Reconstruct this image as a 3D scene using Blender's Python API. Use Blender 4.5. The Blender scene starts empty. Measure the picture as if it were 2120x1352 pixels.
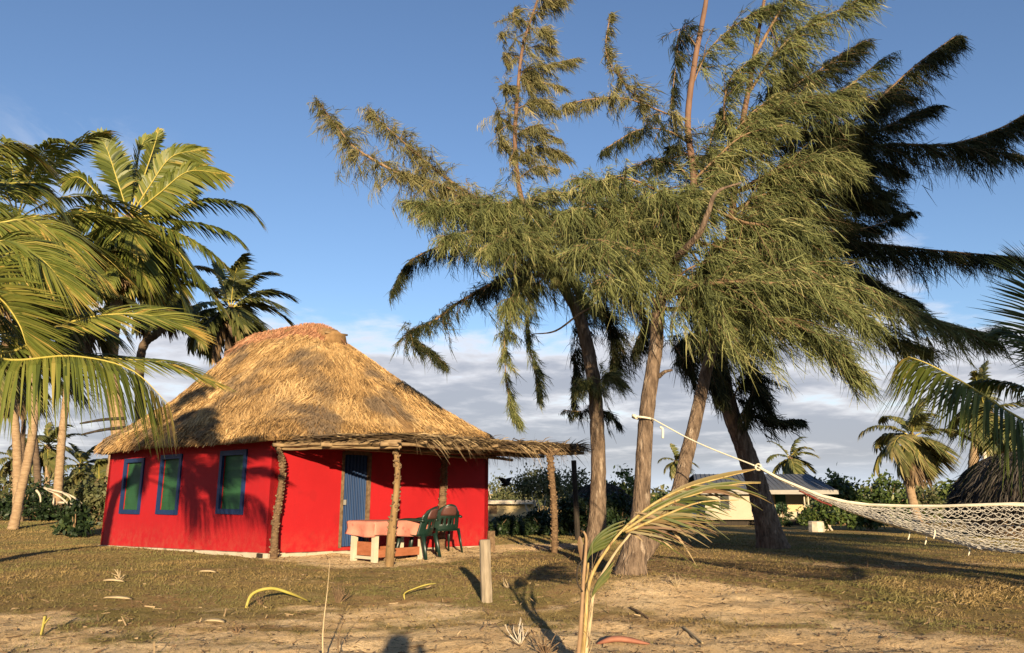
import bpy, bmesh, math, random
import numpy as np
from mathutils import Vector, Matrix

# ------------------------------------------------------------------ camera, sky, sun, exposure
S = bpy.context.scene
COL = S.collection
EYE = np.array([0.0, 0.0, 1.15]); PITCH = math.radians(12.5); FPX = 1560.0
cam_d = bpy.data.cameras.new('camera'); cam = bpy.data.objects.new('camera', cam_d); COL.objects.link(cam)
cam.location = EYE; cam.rotation_euler = (math.pi / 2 + PITCH, 0, 0)
cam_d.sensor_fit = 'HORIZONTAL'; cam_d.sensor_width = 36.0; cam_d.lens = 36.0 * FPX / 2120.0
cam_d.clip_start = 0.05; cam_d.clip_end = 6000
S.camera = cam
SUN_EL, SUN_AZ = math.radians(10.3), math.radians(172.0)        # azimuth clockwise from +Y: behind the camera, a little right
to_sun = np.array([math.sin(SUN_AZ) * math.cos(SUN_EL), math.cos(SUN_AZ) * math.cos(SUN_EL), math.sin(SUN_EL)])
sun_d = bpy.data.lights.new('sun', 'SUN'); sun = bpy.data.objects.new('sun', sun_d); COL.objects.link(sun)
sun_d.energy = 5.0; sun_d.angle = math.radians(0.6); sun_d.color = (1.0, 0.80, 0.53)
sun.rotation_euler = Vector(-to_sun).to_track_quat('-Z', 'Y').to_euler(); sun.location = (6, -40, 30)
S.view_settings.view_transform = 'Standard'; S.view_settings.look = 'None'
S.view_settings.gamma = 1.0; S.view_settings.exposure = 1.0; S.view_settings.use_curve_mapping = False
S.render.resolution_x = 1024; S.render.resolution_y = 653
S.cycles.max_bounces = 3; S.cycles.diffuse_bounces = 2; S.cycles.transmission_bounces = 3; S.cycles.transparent_max_bounces = 4

W = bpy.data.worlds.new('World'); S.world = W; W.use_nodes = True
def sky():
    nt = W.node_tree; N = nt.nodes; L = nt.links; N.clear()
    def nd(t, **k):
        n = N.new(t)
        for a, b in k.items(): setattr(n, a, b)
        return n
    def math_(op, a, b=None, clamp=False):
        n = nd('ShaderNodeMath', operation=op, use_clamp=clamp)
        for i, v in enumerate((a, b)):
            if v is None: continue
            if isinstance(v, (int, float)): n.inputs[i].default_value = v
            else: L.new(v, n.inputs[i])
        return n.outputs[0]
    def maprange(v, a, b, c, d):
        n = nd('ShaderNodeMapRange', interpolation_type='SMOOTHSTEP'); L.new(v, n.inputs[0])
        for i, x in enumerate((a, b, c, d)): n.inputs[i + 1].default_value = x
        return n.outputs[0]
    def mix(f, a, b):
        n = nd('ShaderNodeMix', data_type='RGBA'); L.new(f, n.inputs[0])
        for i, v in ((6, a), (7, b)):
            if isinstance(v, tuple): n.inputs[i].default_value = v + (1,)
            else: L.new(v, n.inputs[i])
        return n.outputs[2]
    st = nd('ShaderNodeTexSky', sky_type='NISHITA', sun_disc=False)
    st.sun_elevation = SUN_EL; st.sun_rotation = SUN_AZ; st.altitude = 0; st.air_density = 1.0; st.dust_density = 0.25; st.ozone_density = 1.6
    tc = nd('ShaderNodeTexCoord'); sep = nd('ShaderNodeSeparateXYZ'); L.new(tc.outputs['Generated'], sep.inputs[0])
    x, y, z = sep.outputs
    zz = math_('MAXIMUM', z, 0.0)
    # clouds on a flat layer overhead: direction divided by height
    inv = math_('DIVIDE', 1.0, math_('ADD', zz, 0.11))
    cx, cy = math_('MULTIPLY', x, inv), math_('MULTIPLY', y, inv)
    cb = nd('ShaderNodeCombineXYZ'); L.new(cx, cb.inputs[0]); L.new(cy, cb.inputs[1])
    def noise(sc, det, rough, off, dist=0.0, vec=cb.outputs[0]):
        m = nd('ShaderNodeMapping'); m.inputs['Location'].default_value = off; L.new(vec, m.inputs[0])
        n = nd('ShaderNodeTexNoise'); n.inputs['Scale'].default_value = sc; n.inputs['Detail'].default_value = det
        n.inputs['Roughness'].default_value = rough; n.inputs['Distortion'].default_value = dist; L.new(m.outputs[0], n.inputs[0]); return n.outputs[0]
    big = noise(0.85, 5, 0.55, (3.1, 1.7, 0), 0.25); small = noise(2.6, 6, 0.6, (0.4, 5.2, 0), 0.2)
    mixd = math_('ADD', math_('MULTIPLY', big, 0.62), math_('MULTIPLY', small, 0.38))
    cover = maprange(z, 0.03, 0.42, 0.23, -0.17)                     # more cloud low down, clear overhead
    dens = maprange(math_('ADD', mixd, cover), 0.48, 0.64, 0.0, 1.0)
    edge = maprange(math_('ADD', mixd, cover), 0.52, 0.74, 0.0, 1.0)
    ccol = mix(edge, (6.6, 6.4, 6.5), (2.85, 2.95, 3.4))
    low = maprange(z, 0.0, 0.05, 0.0, 1.0)
    ccol2 = mix(low, (4.3, 4.9, 5.9), ccol)
    tint = nd('ShaderNodeMix', data_type='RGBA', blend_type='MULTIPLY'); tint.inputs[0].default_value = 1.0
    L.new(st.outputs[0], tint.inputs[6]); tint.inputs[7].default_value = (0.92, 1.0, 1.22, 1)
    wn = noise(2.6, 7, 0.65, (5.0, 2.3, 0), 0.6)
    wz = math_('MULTIPLY', maprange(z, 0.28, 0.35, 0.0, 1.0), maprange(z, 0.39, 0.44, 1.0, 0.0)); wx = math_('MULTIPLY', maprange(x, -0.47, -0.38, 1.0, 0.0), maprange(x, -0.58, -0.48, 0.0, 1.0))
    wisp = math_('MULTIPLY', math_('MULTIPLY', wz, wx), maprange(wn, 0.40, 0.66, 0.0, 0.42))
    dens2 = math_('MAXIMUM', math_('MULTIPLY', dens, 0.92), wisp)
    col = mix(dens2, tint.outputs[2], ccol2)
    bg = nd('ShaderNodeBackground'); bg.inputs[1].default_value = 0.079; L.new(col, bg.inputs[0])
    out = nd('ShaderNodeOutputWorld'); L.new(bg.outputs[0], out.inputs[0])
sky()

# ------------------------------------------------------------------ helpers
rng = np.random.default_rng(7)
CP, SP = math.cos(PITCH), math.sin(PITCH)
def P(px, py, d):                      # the place at distance d (metres ahead) that a measured direction points to
    u, v = (px - 1060) / FPX, (676 - py) / FPX
    dy, dz = CP - v * SP, SP + v * CP
    return np.array([u / dy * d, d, EYE[2] + dz / dy * d])
def PL(*pts): return np.array([P(*p) for p in pts])

_perm = np.random.default_rng(3).random((256, 256))
def vnoise(x, y):
    x = np.asarray(x, float); y = np.asarray(y, float)
    xi, yi = np.floor(x).astype(int), np.floor(y).astype(int); fx, fy = x - xi, y - yi
    fx, fy = fx * fx * (3 - 2 * fx), fy * fy * (3 - 2 * fy)
    g = lambda a, b: _perm[a & 255, b & 255]
    return (g(xi, yi) * (1 - fx) + g(xi + 1, yi) * fx) * (1 - fy) + (g(xi, yi + 1) * (1 - fx) + g(xi + 1, yi + 1) * fx) * fy
def fbm(x, y, o=4):
    s = 0; a = 0.5; t = 0
    for i in range(o): s = s + a * vnoise(x * 2 ** i + 17.3 * i, y * 2 ** i + 5.1 * i); t += a; a *= 0.5
    return s / t
def sstep(a, b, x): t = np.clip((np.asarray(x, float) - a) / (b - a), 0, 1); return t * t * (3 - 2 * t)
TREE_A = np.array([1.52, 10.3])
def sandmask(x, y):
    n = (fbm(x * 0.55, y * 0.9, 4) - 0.5) + .55 * (fbm(x * 2.1 + 7, y * 3.1, 3) - .5)
    m = 1 - sstep(-1.3, 1.3, y - (8.0 + 3.2 * n + 0.5 * np.exp(-((x + 1.2) / 2.0) ** 2) - 1.5 * sstep(2.5, 5, x)))
    m = np.maximum(m, np.exp(-(((x - 2.3) / 1.7) ** 2 + ((y - 9.0) / 1.5) ** 2) * 1.3) * (1.1 + 1.6 * n))
    s = (x + 4.38) * 0.649 + (y - 14.17) * 0.76; q = (x + 4.38) * 0.76 - (y - 14.17) * 0.649
    m = np.maximum(m, sstep(-0.7, 0.3, s) * (1 - sstep(6.5, 9.0, s)) * sstep(-0.6, 0.0, q) * (1 - sstep(2.0, 3.3, q + 1.6 * n)) * (0.85 + 0.8 * n))
    m = np.maximum(m, 0.65 * np.exp(-((y - 12.6 - 0.1 * x) / 1.0) ** 2) * sstep(3.5, 5.5, x) * (0.6 + 2 * n))
    return np.clip(m, 0, 1)
def zg(x, y, fine=True):
    x = np.asarray(x, float); y = np.asarray(y, float)
    z = np.interp(y, [-60, 0, 6, 11, 15.5, 30, 45, 70, 4000], [-0.6, -0.45, -0.17, -0.01, -0.01, -0.24, -0.5, -0.62, -0.62])
    z = z + 0.42 * sstep(9, 15, -x) * sstep(17, 26, y) * (1 - sstep(45, 90, y))
    z = z + 0.15 * np.exp(-(((x - TREE_A[0]) / 1.1) ** 2 + ((y - TREE_A[1] + .2) / 1.0) ** 2))
    near = (1 - sstep(20, 40, y)) * (1 - sstep(14, 25, np.abs(x)))
    z = z + near * 0.10 * (fbm(x * 0.45 + 9, y * 0.45, 3) - 0.5)
    if fine:
        k = sandmask(x, y)
        z = z + near * ((0.02 + 0.065 * k) * (fbm(x * 2.2, y * 2.9 + 40, 4) - 0.5) + (0.012 + 0.02 * k) * (vnoise(x * 9, y * 11) - 0.5))
    return z
def G(px, py):                         # the ground under a measured direction
    d = 10.0
    for i in range(40):
        p = P(px, py, d); u = p - EYE
        zt = float(zg(p[0], p[1], False)); d2 = (zt - EYE[2]) / (u[2] / d)
        if d2 <= 0: d2 = 80
        d = 0.6 * d + 0.4 * d2
    p = P(px, py, d); p[2] = float(zg(p[0], p[1])); return p

def unit(v): v = np.asarray(v, float); return v / np.maximum(np.linalg.norm(v, axis=-1, keepdims=True), 1e-9)
def spline(pts, n):                    # Catmull-Rom resample
    p = np.asarray(pts, float); p = np.vstack([2 * p[0] - p[1], p, 2 * p[-1] - p[-2]])
    m = len(p) - 3; t = np.linspace(0, m - 1e-6, n); i = t.astype(int); f = (t - i)[:, None]
    a, b, c, d = p[i], p[i + 1], p[i + 2], p[i + 3]
    return 0.5 * (2 * b + (c - a) * f + (2 * a - 5 * b + 4 * c - d) * f ** 2 + (3 * b - a - 3 * c + d) * f ** 3)

class MB:                              # collects faces for ONE mesh object
    def __init__(s): s.v = []; s.q = []; s.t = []; s.tint = []; s.n = 0
    def add(s, v, quads=None, tris=None, tint=0.5):
        v = np.asarray(v, float).reshape(-1, 3)
        if quads is not None and len(quads): s.q.append(np.asarray(quads, int).reshape(-1, 4) + s.n)
        if tris is not None and len(tris): s.t.append(np.asarray(tris, int).reshape(-1, 3) + s.n)
        s.v.append(v); s.tint.append(np.broadcast_to(np.asarray(tint, float), (len(v),)).copy()); s.n += len(v); return s
    def box(s, c, h, ax=None, tint=0.5):
        ax = np.eye(3) if ax is None else np.asarray(ax)
        k = np.array([[a, b, e] for a in (-1, 1) for b in (-1, 1) for e in (-1, 1)], float) * np.asarray(h)
        return s.add(np.asarray(c) + k @ ax, [[0, 1, 3, 2], [4, 6, 7, 5], [0, 4, 5, 1], [2, 3, 7, 6], [0, 2, 6, 4], [1, 5, 7, 3]], tint=tint)
    def tube(s, pts, r, k=8, cap=True, tint=0.5, rough=0.0, seed=1, flat=1.0):
        p = np.asarray(pts, float); n = len(p); r = np.broadcast_to(np.asarray(r, float), (n,))
        t = unit(np.gradient(p, axis=0)); up = np.array([0.03, 0.1, 1.0]) if abs(t[n // 2, 2]) < 0.85 else np.array([1.0, 0.15, 0.05])
        a = unit(np.cross(t, up)); b = np.cross(t, a); ang = np.linspace(0, 2 * np.pi, k, endpoint=False)
        rr = np.broadcast_to(r[:, None], (n, k))
        if rough: rr = rr * (1 + rough * (np.random.default_rng(seed).random((n, k)) - 0.5) * 2)
        v = p[:, None] + rr[..., None] * (np.cos(ang)[None, :, None] * a[:, None] + flat * np.sin(ang)[None, :, None] * b[:, None])
        i, j = np.meshgrid(np.arange(n - 1), np.arange(k), indexing='ij'); j2 = (j + 1) % k
        q = np.stack([i * k + j, i * k + j2, (i + 1) * k + j2, (i + 1) * k + j], -1).reshape(-1, 4)
        tr = None; v = v.reshape(-1, 3)
        if cap:
            v = np.vstack([v, p[0], p[-1]]); jj = np.arange(k); j3 = (jj + 1) % k
            tr = np.vstack([np.stack([np.full(k, n * k), j3, jj], -1), np.stack([np.full(k, n * k + 1), (n - 1) * k + jj, (n - 1) * k + j3], -1)])
        return s.add(v, q, tr, tint)
    def ribbons(s, B, D, L, Wd, Gv, side, K=3, prof=None, tint=0.5, curl=None):
        B, D = np.atleast_2d(B), np.atleast_2d(D); n = len(B)
        L = np.broadcast_to(np.asarray(L, float), (n,)); Wd = np.broadcast_to(np.asarray(Wd, float), (n,))
        t = np.linspace(0, 1, K + 1); Gv = np.broadcast_to(Gv, (n, 3))
        c = B[:, None] + L[:, None, None] * (D[:, None] * t[None, :, None] + Gv[:, None] * (t ** 2)[None, :, None])
        w = np.interp(t, [0, 0.3, 1], [0.6, 1, 0.08]) if prof is None else np.asarray(prof)
        off = side[:, None] * (0.5 * Wd[:, None] * w)[..., None]
        v = np.stack([c - off, c + off], 2).reshape(-1, 3)
        m = 2 * (K + 1); b = (np.arange(n) * m)[:, None]; k = (np.arange(K) * 2)[None]
        q = np.stack([b + k, b + k + 1, b + k + 3, b + k + 2], -1).reshape(-1, 4)
        return s.add(v, q, None, np.repeat(np.broadcast_to(tint, (n,)), m))
    def mesh(s, name, smooth=True):
        v = np.vstack(s.v); me = bpy.data.meshes.new(name)
        q = np.vstack(s.q) if s.q else np.zeros((0, 4), int); t = np.vstack(s.t) if s.t else np.zeros((0, 3), int)
        me.vertices.add(len(v)); me.vertices.foreach_set('co', v.astype(np.float32).ravel())
        me.loops.add(q.size + t.size); me.loops.foreach_set('vertex_index', np.concatenate([q.ravel(), t.ravel()]).astype(np.int32))
        me.polygons.add(len(q) + len(t))
        st = np.concatenate([np.arange(len(q)) * 4, q.size + np.arange(len(t)) * 3]).astype(np.int32)
        me.polygons.foreach_set('loop_start', st)
        me.polygons.foreach_set('use_smooth', np.full(len(q) + len(t), smooth))
        at = me.attributes.new('tint', 'FLOAT', 'POINT'); at.data.foreach_set('value', np.concatenate(s.tint).astype(np.float32))
        me.update(calc_edges=True); me.validate(); return me
    def build(s, name, mat, parent=None, smooth=True, local=False, kind=None):
        o = bpy.data.objects.new(name, s.mesh(name, smooth)); COL.objects.link(o); o.data.materials.append(mat)
        if parent is not None:
            o.parent = parent
            if not local and parent.type == 'EMPTY': o.matrix_parent_inverse = Matrix.Translation(-Vector(parent.location))
        if kind: o['kind'] = kind
        return o
def tag(o, label=None, cat=None, group=None, kind=None):
    if label: o['label'] = label
    if cat: o['category'] = cat
    if group: o['group'] = group
    if kind: o['kind'] = kind
    return o
def thing(name, loc, label, cat, group=None, rz=0.0):
    o = bpy.data.objects.new(name, None); COL.objects.link(o); o.location = tuple(float(q) for q in loc); o.rotation_euler = (0, 0, rz); o.empty_display_size = 0.2
    return tag(o, label, cat, group)
def copy_tree(o, parent=None):
    c = o.copy(); COL.objects.link(c)
    if parent is not None: c.parent = parent
    for ch in list(o.children): copy_tree(ch, c)
    return c

# ------------------------------------------------------------------ materials
def nodes(name):
    m = bpy.data.materials.new(name); m.use_nodes = True; nt = m.node_tree; b = nt.nodes['Principled BSDF']
    b.inputs['Specular IOR Level'].default_value = 0.25
    return m, nt, nt.nodes, nt.links, b
def c4(c): return (c[0], c[1], c[2], 1.0)
def surf(name, c1, c2, scale=6.0, rough=0.8, bump=0.3, bscale=40.0, stretch=(1, 1, 1), detail=5, metal=0.0, spots=None, dist=0.01, spec=0.25):
    m, nt, N, L, b = nodes(name)
    tc = N.new('ShaderNodeTexCoord'); mp = N.new('ShaderNodeMapping'); mp.inputs['Scale'].default_value = stretch; L.new(tc.outputs['Object'], mp.inputs[0])
    n = N.new('ShaderNodeTexNoise'); n.inputs['Scale'].default_value = scale; n.inputs['Detail'].default_value = detail; n.inputs['Roughness'].default_value = 0.6; L.new(mp.outputs[0], n.inputs[0])
    mr = N.new('ShaderNodeMapRange'); mr.inputs[1].default_value = 0.32; mr.inputs[2].default_value = 0.68; L.new(n.outputs[0], mr.inputs[0])
    mx = N.new('ShaderNodeMix'); mx.data_type = 'RGBA'; L.new(mr.outputs[0], mx.inputs[0]); mx.inputs[6].default_value = c4(c1); mx.inputs[7].default_value = c4(c2)
    col = mx.outputs[2]
    if spots:
        n3 = N.new('ShaderNodeTexNoise'); n3.inputs['Scale'].default_value = spots[1]; n3.inputs['Detail'].default_value = 4; L.new(mp.outputs[0], n3.inputs[0])
        r3 = N.new('ShaderNodeMapRange'); r3.inputs[1].default_value = spots[2]; r3.inputs[2].default_value = spots[2] + 0.08; L.new(n3.outputs[0], r3.inputs[0])
        m3 = N.new('ShaderNodeMix'); m3.data_type = 'RGBA'; L.new(r3.outputs[0], m3.inputs[0]); L.new(col, m3.inputs[6]); m3.inputs[7].default_value = c4(spots[0]); col = m3.outputs[2]
    L.new(col, b.inputs['Base Color']); b.inputs['Roughness'].default_value = rough; b.inputs['Metallic'].default_value = metal; b.inputs['Specular IOR Level'].default_value = spec
    if bump:
        n2 = N.new('ShaderNodeTexNoise'); n2.inputs['Scale'].default_value = bscale; n2.inputs['Detail'].default_value = 6; L.new(mp.outputs[0], n2.inputs[0])
        bp = N.new('ShaderNodeBump'); bp.inputs['Strength'].default_value = bump; bp.inputs['Distance'].default_value = dist; L.new(n2.outputs[0], bp.inputs['Height']); L.new(bp.outputs[0], b.inputs['Normal'])
    return m
def leaf(name, ramp, transl=0.25, rough=0.55, patch=None, spec=0.3):
    m, nt, N, L, b = nodes(name)
    at = N.new('ShaderNodeAttribute'); at.attribute_name = 'tint'
    cr = N.new('ShaderNodeValToRGB'); L.new(at.outputs['Fac'], cr.inputs[0]); e = cr.color_ramp.elements
    while len(e) < len(ramp): e.new(0.5)
    for k, (p, c) in enumerate(ramp): e[k].position = p; e[k].color = c4(c)
    col = cr.outputs[0]
    if patch:
        tc = N.new('ShaderNodeTexCoord'); n = N.new('ShaderNodeTexNoise'); n.inputs['Scale'].default_value = patch[1]; n.inputs['Detail'].default_value = 4; L.new(tc.outputs['Object'], n.inputs[0])
        r = N.new('ShaderNodeMapRange'); r.inputs[1].default_value = patch[2]; r.inputs[2].default_value = patch[3]; L.new(n.outputs[0], r.inputs[0])
        mx = N.new('ShaderNodeMix'); mx.data_type = 'RGBA'; L.new(r.outputs[0], mx.inputs[0]); L.new(col, mx.inputs[6]); mx.inputs[7].default_value = c4(patch[0]); col = mx.outputs[2]
    L.new(col, b.inputs['Base Color']); b.inputs['Roughness'].default_value = rough; b.inputs['Specular IOR Level'].default_value = spec
    if transl:
        tr = N.new('ShaderNodeBsdfTranslucent'); L.new(col, tr.inputs[0]); ms = N.new('ShaderNodeMixShader'); ms.inputs[0].default_value = transl
        L.new(b.outputs[0], ms.inputs[1]); L.new(tr.outputs[0], ms.inputs[2]); L.new(ms.outputs[0], N['Material Output'].inputs[0])
    return m
M = {}
M['red'] = surf('red_paint', (0.345, 0.0085, 0.012), (0.40, 0.011, 0.0145), 0.9, 0.75, 0.35, 38, dist=0.006, spots=((0.335, 0.0095, 0.0125), 2.3, 0.57))
def weather_walls():                  # rain streaks and sand splashed up the wall foot
    nt = M['red'].node_tree; N = nt.nodes; L = nt.links; b = N['Principled BSDF']; src = b.inputs['Base Color'].links[0].from_socket
    tc = N.new('ShaderNodeTexCoord'); sp = N.new('ShaderNodeSeparateXYZ'); L.new(tc.outputs['Object'], sp.inputs[0])
    def nz(sc, st, lo, hi):
        mp = N.new('ShaderNodeMapping'); mp.inputs['Scale'].default_value = st; L.new(tc.outputs['Object'], mp.inputs[0]); n = N.new('ShaderNodeTexNoise'); n.inputs['Scale'].default_value = sc; n.inputs['Detail'].default_value = 6; n.inputs['Roughness'].default_value = .65; L.new(mp.outputs[0], n.inputs[0])
        r = N.new('ShaderNodeMapRange'); r.inputs[1].default_value = lo; r.inputs[2].default_value = hi; L.new(n.outputs[0], r.inputs[0]); return r.outputs[0]
    def mul(a, c):
        m = N.new('ShaderNodeMath'); m.operation = 'MULTIPLY'; L.new(a, m.inputs[0])
        if isinstance(c, float): m.inputs[1].default_value = c
        else: L.new(c, m.inputs[1])
        return m.outputs[0]
    hz = N.new('ShaderNodeMapRange'); hz.inputs[1].default_value = .55; hz.inputs[2].default_value = .02; L.new(sp.outputs[2], hz.inputs[0])
    for f, c in ((mul(mul(hz.outputs[0], nz(7, (1, 1, 1), .40, .72)), .55), (.36, .085, .05)), (mul(nz(5, (1, 1, .12), .52, .75), .35), (.27, .012, .016)), (mul(nz(14, (1, 1, 1), .66, .72), .5), (.46, .05, .045))):
        x = N.new('ShaderNodeMix'); x.data_type = 'RGBA'; L.new(f, x.inputs[0]); L.new(src, x.inputs[6]); x.inputs[7].default_value = c4(c); src = x.outputs[2]
    L.new(src, b.inputs['Base Color'])
weather_walls()
M['plinth'] = surf('plinth_concrete', (0.42, 0.35, 0.25), (0.55, 0.47, 0.35), 5, 0.9, 0.5, 30, spots=((0.22, 0.18, 0.12), 4, 0.6))
M['blue'] = surf('blue_paint', (0.009, 0.025, 0.082), (0.013, 0.034, 0.105), 6, 0.5, 0.15, 60)
M['doorblue'] = surf('blue_sheet', (0.012, 0.034, 0.098), (0.020, 0.052, 0.135), 3, 0.45, 0.1, 20, (1, 1, 0.2))
M['shutter'] = surf('green_shutter', (0.018, 0.066, 0.025), (0.027, 0.095, 0.037), 2.0, 0.55, 0.1, 30)
M['straw'] = leaf('straw', [(0, (0.11, 0.064, 0.027)), (0.35, (0.34, 0.205, 0.082)), (0.7, (0.55, 0.345, 0.14)), (1, (0.68, 0.47, 0.22))], 0.1, 0.7, ((0.20, 0.14, 0.085), 0.95, 0.50, 0.64))
M['straw_base'] = surf('straw_base', (0.16, 0.09, 0.035), (0.32, 0.19, 0.08), 7, 0.9, 0.8, 30, (1, 1, 1))
M['ridge'] = leaf('ridge_straw', [(0, (0.20, 0.09, 0.045)), (0.5, (0.42, 0.20, 0.105)), (1, (0.56, 0.32, 0.18))], 0.1, 0.7)
M['dry'] = leaf('dry_palm_leaf', [(0, (0.05, 0.034, 0.02)), (0.5, (0.15, 0.10, 0.055)), (1, (0.40, 0.29, 0.15))], 0.12, 0.7)
M['post'] = surf('fern_trunk_post', (0.075, 0.043, 0.024), (0.215, 0.135, 0.07), 9, 0.85, 1.0, 22, (1, 1, 2.2), dist=0.03)
M['smoothpost'] = surf('peeled_post', (0.15, 0.09, 0.038), (0.27, 0.17, 0.072), 5, 0.75, 0.8, 20, (3, 3, 0.6))
M['stub'] = surf('bark_stub', (0.09, 0.055, 0.03), (0.24, 0.155, 0.085), 12, 0.9, 0.5, 30)
M['pole'] = surf('pole_wood', (0.20, 0.13, 0.07), (0.33, 0.23, 0.12), 6, 0.8, 0.5, 25, (1, 1, 1))
M['greypost'] = surf('grey_timber', (0.21, 0.165, 0.11), (0.33, 0.265, 0.185), 8, 0.85, 0.7, 18, (5, 5, 0.6), spots=((0.10, 0.07, 0.045), 3.2, 0.68))
M['darkpole'] = surf('dark_timber', (0.02, 0.016, 0.012), (0.05, 0.038, 0.028), 6, 0.85, 0.4, 20, (3, 3, 0.5))
M['cream'] = surf('cream_paint', (0.46, 0.40, 0.28), (0.56, 0.49, 0.36), 5, 0.6, 0.2, 25, spots=((0.4, 0.32, 0.2), 9, 0.68))
M['brown'] = surf('brown_board', (0.26, 0.085, 0.035), (0.36, 0.13, 0.06), 5, 0.6, 0.2, 20, (1, 1, 3))
M['cloth'] = surf('pink_cloth', (0.52, 0.18, 0.125), (0.60, 0.25, 0.175), 3.5, 0.85, 0.35, 9, spots=((0.52, 0.15, 0.11), 11, 0.62), dist=0.02)
M['plastic'] = surf('green_plastic', (0.005, 0.018, 0.012), (0.007, 0.024, 0.016), 4, 0.38, 0.05, 60, spec=0.5)
M['plastic_red'] = surf('brown_plastic', (0.075, 0.028, 0.022), (0.11, 0.045, 0.034), 4, 0.45, 0.05, 60, spec=0.4)
M['bark'] = surf('casuarina_bark', (0.070, 0.046, 0.030), (0.235, 0.165, 0.110), 8, 0.95, 1.0, 18, (2.0, 2.0, 0.5), dist=0.06, spots=((0.34, 0.26, 0.185), 6, 0.60))
M['twig'] = surf('twig_bark', (0.17, 0.105, 0.055), (0.28, 0.18, 0.10), 8, 0.85, 0.3, 30)
M['leader'] = surf('young_bark', (0.125, 0.068, 0.043), (0.21, 0.122, 0.078), 6, 0.75, 0.3, 30, (1, 1, 0.4))
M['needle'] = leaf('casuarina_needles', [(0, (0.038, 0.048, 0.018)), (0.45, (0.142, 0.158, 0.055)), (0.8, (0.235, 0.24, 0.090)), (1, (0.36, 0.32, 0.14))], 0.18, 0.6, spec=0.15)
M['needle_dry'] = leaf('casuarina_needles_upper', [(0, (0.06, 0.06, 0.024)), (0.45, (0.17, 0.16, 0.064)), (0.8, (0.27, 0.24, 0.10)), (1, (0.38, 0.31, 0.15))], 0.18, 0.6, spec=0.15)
M['needle_dark'] = leaf('casuarina_needles_shaded', [(0, (0.012, 0.016, 0.007)), (0.6, (0.040, 0.046, 0.018)), (1, (0.085, 0.085, 0.034))], 0.12, 0.6, spec=0.1)  # darker copy of the needles, with shade put into their colour
M['palmbark'] = surf('palm_bark', (0.225, 0.145, 0.08), (0.36, 0.25, 0.145), 5, 0.85, 0.7, 16, (1, 1, 3.5), dist=0.02)
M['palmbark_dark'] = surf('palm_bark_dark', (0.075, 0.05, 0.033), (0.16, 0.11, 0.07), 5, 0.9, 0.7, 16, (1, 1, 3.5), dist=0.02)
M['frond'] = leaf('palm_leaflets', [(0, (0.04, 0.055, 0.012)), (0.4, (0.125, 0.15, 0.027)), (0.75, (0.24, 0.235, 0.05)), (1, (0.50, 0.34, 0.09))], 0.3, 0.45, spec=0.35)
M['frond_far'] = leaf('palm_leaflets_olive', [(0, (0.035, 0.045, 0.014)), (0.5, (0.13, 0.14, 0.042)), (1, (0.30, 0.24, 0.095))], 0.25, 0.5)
M['frond_dead'] = leaf('palm_leaflets_dead', [(0, (0.06, 0.035, 0.018)), (0.5, (0.17, 0.11, 0.055)), (1, (0.32, 0.21, 0.11))], 0.15, 0.7)
M['rachis'] = surf('frond_stalk', (0.34, 0.29, 0.055), (0.46, 0.36, 0.085), 4, 0.5, 0.1, 20)
M['rachis_dead'] = surf('dead_stalk', (0.22, 0.13, 0.07), (0.32, 0.21, 0.11), 5, 0.7, 0.2, 20)
M['coconut'] = surf('coconut_husk', (0.26, 0.20, 0.04), (0.40, 0.28, 0.07), 6, 0.5, 0.2, 12)
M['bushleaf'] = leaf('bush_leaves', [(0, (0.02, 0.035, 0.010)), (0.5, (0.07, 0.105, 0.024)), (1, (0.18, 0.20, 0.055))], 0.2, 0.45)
M['bushdark'] = leaf('dark_bush_leaves', [(0, (0.008, 0.016, 0.006)), (0.6, (0.022, 0.040, 0.013)), (1, (0.060, 0.085, 0.028))], 0.15, 0.5)  # near-black leaves, with the hedge's shade put into the colour
M['scrub'] = leaf('scrub_leaves', [(0, (0.035, 0.045, 0.016)), (0.5, (0.095, 0.105, 0.038)), (1, (0.20, 0.18, 0.085))], 0.2, 0.6)
M['bleached'] = surf('bleached_wood', (0.40, 0.33, 0.24), (0.58, 0.50, 0.38), 6, 0.85, 0.3, 25)
M['rope'] = surf('hammock_rope', (0.60, 0.53, 0.38), (0.72, 0.65, 0.49), 14, 0.9, 0.5, 90, dist=0.004)
M['net'] = surf('hammock_net', (0.40, 0.37, 0.31), (0.54, 0.50, 0.43), 14, 0.9, 0.4, 90, dist=0.004)
M['redcord'] = surf('red_cord', (0.16, 0.03, 0.022), (0.22, 0.06, 0.045), 12, 0.9, 0.3, 60)
M['seed_green'] = leaf('seedling_leaf', [(0, (0.04, 0.055, 0.012)), (0.35, (0.10, 0.12, 0.024)), (0.6, (0.21, 0.16, 0.055)), (1, (0.20, 0.115, 0.06))], 0.3, 0.5)
M['seed_stalk'] = surf('seedling_stalk', (0.28, 0.185, 0.055), (0.44, 0.33, 0.14), 7, 0.65, 0.4, 22, (3, 3, 0.5), spots=((0.16, 0.09, 0.04), 9, 0.62))
M['dead_leaf'] = surf('fallen_leaf', (0.24, 0.09, 0.055), (0.34, 0.15, 0.09), 5, 0.7, 0.3, 25)
M['husk'] = surf('pale_husk', (0.36, 0.27, 0.15), (0.48, 0.37, 0.22), 7, 0.85, 0.4, 18)
M['sprout'] = surf('yellow_sprout', (0.33, 0.28, 0.05), (0.42, 0.34, 0.09), 4, 0.5, 0.1, 20)
M['grass'] = leaf('dry_grass', [(0, (0.095, 0.07, 0.026)), (0.45, (0.215, 0.148, 0.054)), (0.75, (0.32, 0.218, 0.09)), (1, (0.48, 0.35, 0.175))], 0.1, 0.85, ((0.145, 0.13, 0.042), 0.40, 0.44, 0.58))
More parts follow.
